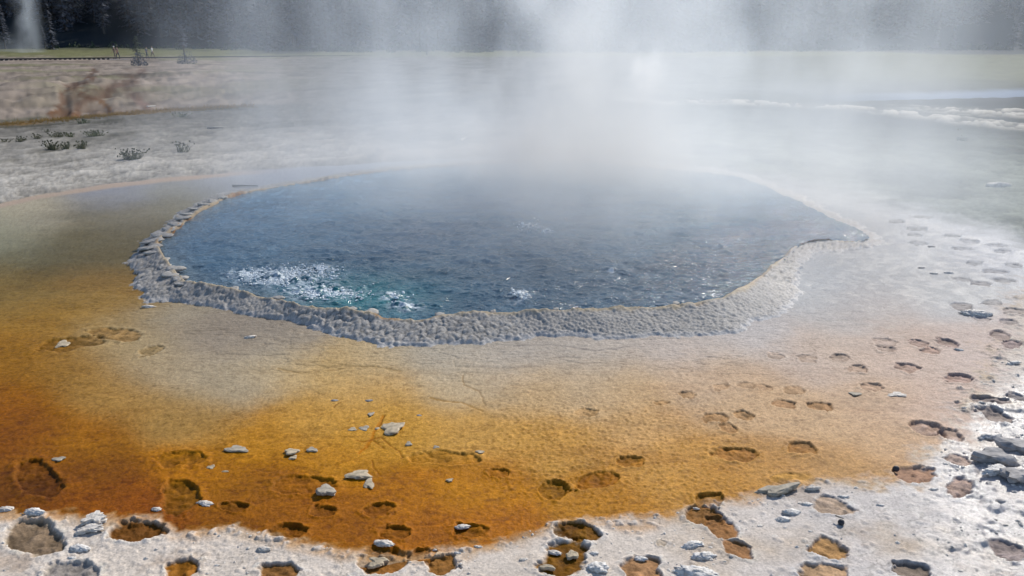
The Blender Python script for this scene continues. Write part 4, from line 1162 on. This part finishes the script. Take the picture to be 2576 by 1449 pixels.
def sstep(a, b, v):
    n = E_.nt.nodes.new('ShaderNodeMapRange'); n.interpolation_type = 'SMOOTHSTEP'
    n.inputs['From Min'].default_value = a; n.inputs['From Max'].default_value = b
    E_.nt.links.new(v.s, n.inputs['Value'])
    return E_(n.outputs[0])

def steam_material(name, fn, g=.35, colr=(.70, .775, .87), rate=1.0):
    m, nt, o = new_mat(name); E_.nt = nt
    tc = nt.nodes.new('ShaderNodeTexCoord'); sx = nt.nodes.new('ShaderNodeSeparateXYZ')
    link(nt, tc.outputs['Object'], sx.inputs[0])
    x, y, z = (E_(sx.outputs[i]) for i in range(3))
    def noise(scale, stretch=(1, 1, .5), detail=3, shift=(0, 0, 0), rough=.55):
        mp = nt.nodes.new('ShaderNodeMapping'); mp.inputs['Scale'].default_value = stretch; mp.inputs['Location'].default_value = shift
        link(nt, tc.outputs['Object'], mp.inputs['Vector'])
        n = nt.nodes.new('ShaderNodeTexNoise'); n.inputs['Scale'].default_value = scale; n.inputs['Detail'].default_value = detail; n.inputs['Roughness'].default_value = rough
        link(nt, mp.outputs[0], n.inputs['Vector'])
        return E_(n.outputs['Fac'])
    d = fn(x, y, z, noise)
    v = nt.nodes.new('ShaderNodeVolumeScatter'); v.inputs['Color'].default_value = (*colr, 1); v.inputs['Anisotropy'].default_value = g
    link(nt, E_.op('MAXIMUM', d, 0.0).s, v.inputs['Density'])
    link(nt, v.outputs[0], o.inputs['Volume'])
    m.cycles.volume_step_rate = rate
    return m

def hull(name, rings, nseg=40):
    """closed skin through elliptic rings (cx, cy, rx, ry, z)"""
    V, Fc = [], []
    for (cx, cy, rx, ry, z) in rings:
        for k in range(nseg):
            a = 6.2832 * k / nseg
            V.append((cx + rx * math.cos(a), cy + ry * math.sin(a), z))
    for i in range(len(rings) - 1):
        for k in range(nseg):
            Fc.append((i * nseg + k, i * nseg + (k + 1) % nseg, (i + 1) * nseg + (k + 1) % nseg, (i + 1) * nseg + k))
    Fc.append(tuple(range(nseg))[::-1]); Fc.append(tuple((len(rings) - 1) * nseg + k for k in range(nseg)))
    return mesh_of(name, (V, Fc))

def gauss(x, y, cx, cy, sx_, sy_):
    return exp_(0.0 - sq((x - cx) / sx_) - sq((y - cy) / sy_))

def pool_steam(x, y, z, noise):
    n0 = noise(.36, (1, 1, .55), 2, (4, 2, 0))
    n1 = noise(.95, (1, 1, .7), 4, (0, 0, 0), .6)
    mix = n0 * .5 + n1 * .5
    puff = sstep(.40, .62, mix)
    wsp = x + (n0 - .5) * 3.0 + (n1 - .5) * 1.8
    col = gauss(wsp, y, z * .06 + .62, 12.4, .82, .9) * 1.35 * (puff * .9 + .35)
    veil = gauss(wsp, y, .3, 13.2, 5.1, 2.5) * .20 * (puff * 1.5 + .08)
    rightp = gauss(wsp, y, z * .25 + 3.9, 11.4, 2.3, 2.4) * .19 * (puff * 1.3 + .15)
    low = gauss(x, y, .8, 12.2, 3.9, 3.0) * exp_(0.0 - z / .8) * 1.0 * (puff + .40)
    low2 = gauss(x, y, 2.8, 9.2, 2.6, 2.2) * exp_(0.0 - z / .7) * .48 * (puff + .30)
    return (col + veil + rightp + low + low2 - .012) * sstep(4.6, 3.0, z)
M_STEAM = steam_material('pool_steam', pool_steam, rate=1.0)
o = obj('steam_cloud', hull('steam_cloud', [(1.0, 11.6, 6.6, 6.3, .12), (1.4, 11.8, 7.6, 6.4, .5), (1.6, 12.2, 8.2, 5.8, 1.5), (1.8, 12.4, 8.6, 6, 3.2), (2.0, 12.4, 8.4, 5.8, 4.65)]), M_STEAM)
tag(o, 'broad white steam rising from the blue hot pool and drifting right', 'steam')

def geyser_steam(x, y, z, noise):
    n1 = noise(.18, (1, 1, .5), 4); 
    r = gauss(x + (n1 - .5) * 8, y, z * .10 - .5, 0, 1.2, 2.0) * .24 + gauss(x + (n1 - .5) * 4, y, -4.5, 0, 2.6, 3) * exp_(0.0 - z / 3.0) * .08
    return (r * sstep(.30, .62, n1) * 1.5 - .006) * sstep(14, 8, z)
M_GEY = steam_material('distant_steam', geyser_steam, rate=.7)
gx, gy = far_at(182, 128)
o = obj('steam_plume', hull('steam_plume', [(-2, 0, 7, 5, .05), (-1.5, 0, 9, 7, 1.5), (0, 0, 9, 7, 8), (1, 0, 9, 7, 14)]), M_GEY); o.location = (gx, gy, .3)
tag(o, 'thin steam plume in front of the forest at the far left', 'steam')

def puff_steam(x, y, z, noise):
    n1 = noise(.9, (1, 1, .8), 3)
    r = exp_(0.0 - sq((x + (n1 - .5) * 1.6) / .62) - sq(y / .8) - sq((z - 1.25) / .85)) * 1.5 + gauss(x + .5, y, 0, 0, .6, .8) * exp_(0.0 - z / .6) * .5
    return r * sstep(.32, .55, n1) - .02
M_PUFF = steam_material('small_puff', puff_steam, rate=.5)
gx, gy = far_at(1597, 31)
o = obj('steam_puff', hull('steam_puff', [(-.3, 0, 1.2, 1.2, .05), (0, 0, 1.7, 1.6, .8), (0, 0, 1.7, 1.6, 2.2), (0, 0, 1.0, 1, 3)]), M_PUFF); o.location = (gx, gy, .1)
tag(o, 'small round puff of steam behind the pool, right of the main column', 'steam')

def stream_steam(x, y, z, noise):
    n1 = noise(.12, (1, 1, .6), 4); n2 = noise(.4, (1, 1, .5), 3)
    p = sstep(.35, .62, n1 * .7 + n2 * .3)
    r = gauss(x + (n2 - .5) * 4, y, z * .2 - 4, 0, 5.0, 5) * .025 * (p + .2) + gauss(x, y, 0, 0, 7, 4) * exp_(0.0 - z / .8) * .045 * (p + .5)
    return (r - .003) * sstep(11, 7, z)
M_STR = steam_material('stream_steam', stream_steam, rate=.7)
gx, gy = far_at(2120, 34)
o = obj('steam_bank', hull('steam_bank', [(0, 0, 13, 8, .15), (0, 0, 15, 9, 1), (2, 0, 16, 9, 5), (4, 0, 16, 9, 11)]), M_STR); o.location = (gx, gy, .1)
tag(o, 'pale bank of steam over the stream at the far right', 'steam')

# ------------------------------------------------------------------ light, sky, camera
SUN_EL, SUN_AZ = math.radians(36), math.radians(34)       # azimuth to the right of the view direction
sd = Vector((math.sin(SUN_AZ) * math.cos(SUN_EL), math.cos(SUN_AZ) * math.cos(SUN_EL), math.sin(SUN_EL)))
L = bpy.data.lights.new('sun', 'SUN'); L.energy = 4.7; L.angle = math.radians(.53); L.color = (1, .945, .85)
lo = bpy.data.objects.new('sun', L); COL.objects.link(lo)
lo.rotation_euler = (-sd).to_track_quat('-Z', 'Y').to_euler(); lo.location = (20, 30, 30)
w = bpy.data.worlds.new('World'); SC.world = w; w.use_nodes = True
nt = w.node_tree
sky = nt.nodes.new('ShaderNodeTexSky'); sky.sky_type = 'NISHITA'; sky.sun_disc = False
sky.sun_elevation = SUN_EL; sky.sun_rotation = SUN_AZ; sky.altitude = 2200; sky.air_density = 1.0; sky.dust_density = 1.2
bg = nt.nodes['Background']; bg.inputs['Strength'].default_value = .15
nt.links.new(sky.outputs[0], bg.inputs['Color'])

cam = bpy.data.cameras.new('camera'); co = bpy.data.objects.new('camera', cam); COL.objects.link(co)
cam.sensor_width = 36; cam.lens = 36 * F0 / W0; cam.clip_end = 2000; cam.clip_start = .05
co.location = (0, 0, HC); co.rotation_euler = (math.pi / 2 - PITCH, 0, 0)
SC.camera = co
SC.view_settings.view_transform = 'Standard'; SC.view_settings.look = 'None'; SC.view_settings.exposure = 0
SC.render.engine = 'CYCLES'
cy = SC.cycles
cy.use_denoising = True
try: cy.denoiser = 'OPENIMAGEDENOISE'; cy.denoising_input_passes = 'RGB_ALBEDO_NORMAL'; cy.denoising_prefilter = 'ACCURATE'
except Exception: pass
cy.max_bounces = 6; cy.diffuse_bounces = 2; cy.glossy_bounces = 2; cy.transparent_max_bounces = 8; cy.volume_bounces = 3
cy.sample_clamp_indirect = 6; cy.volume_max_steps = 256
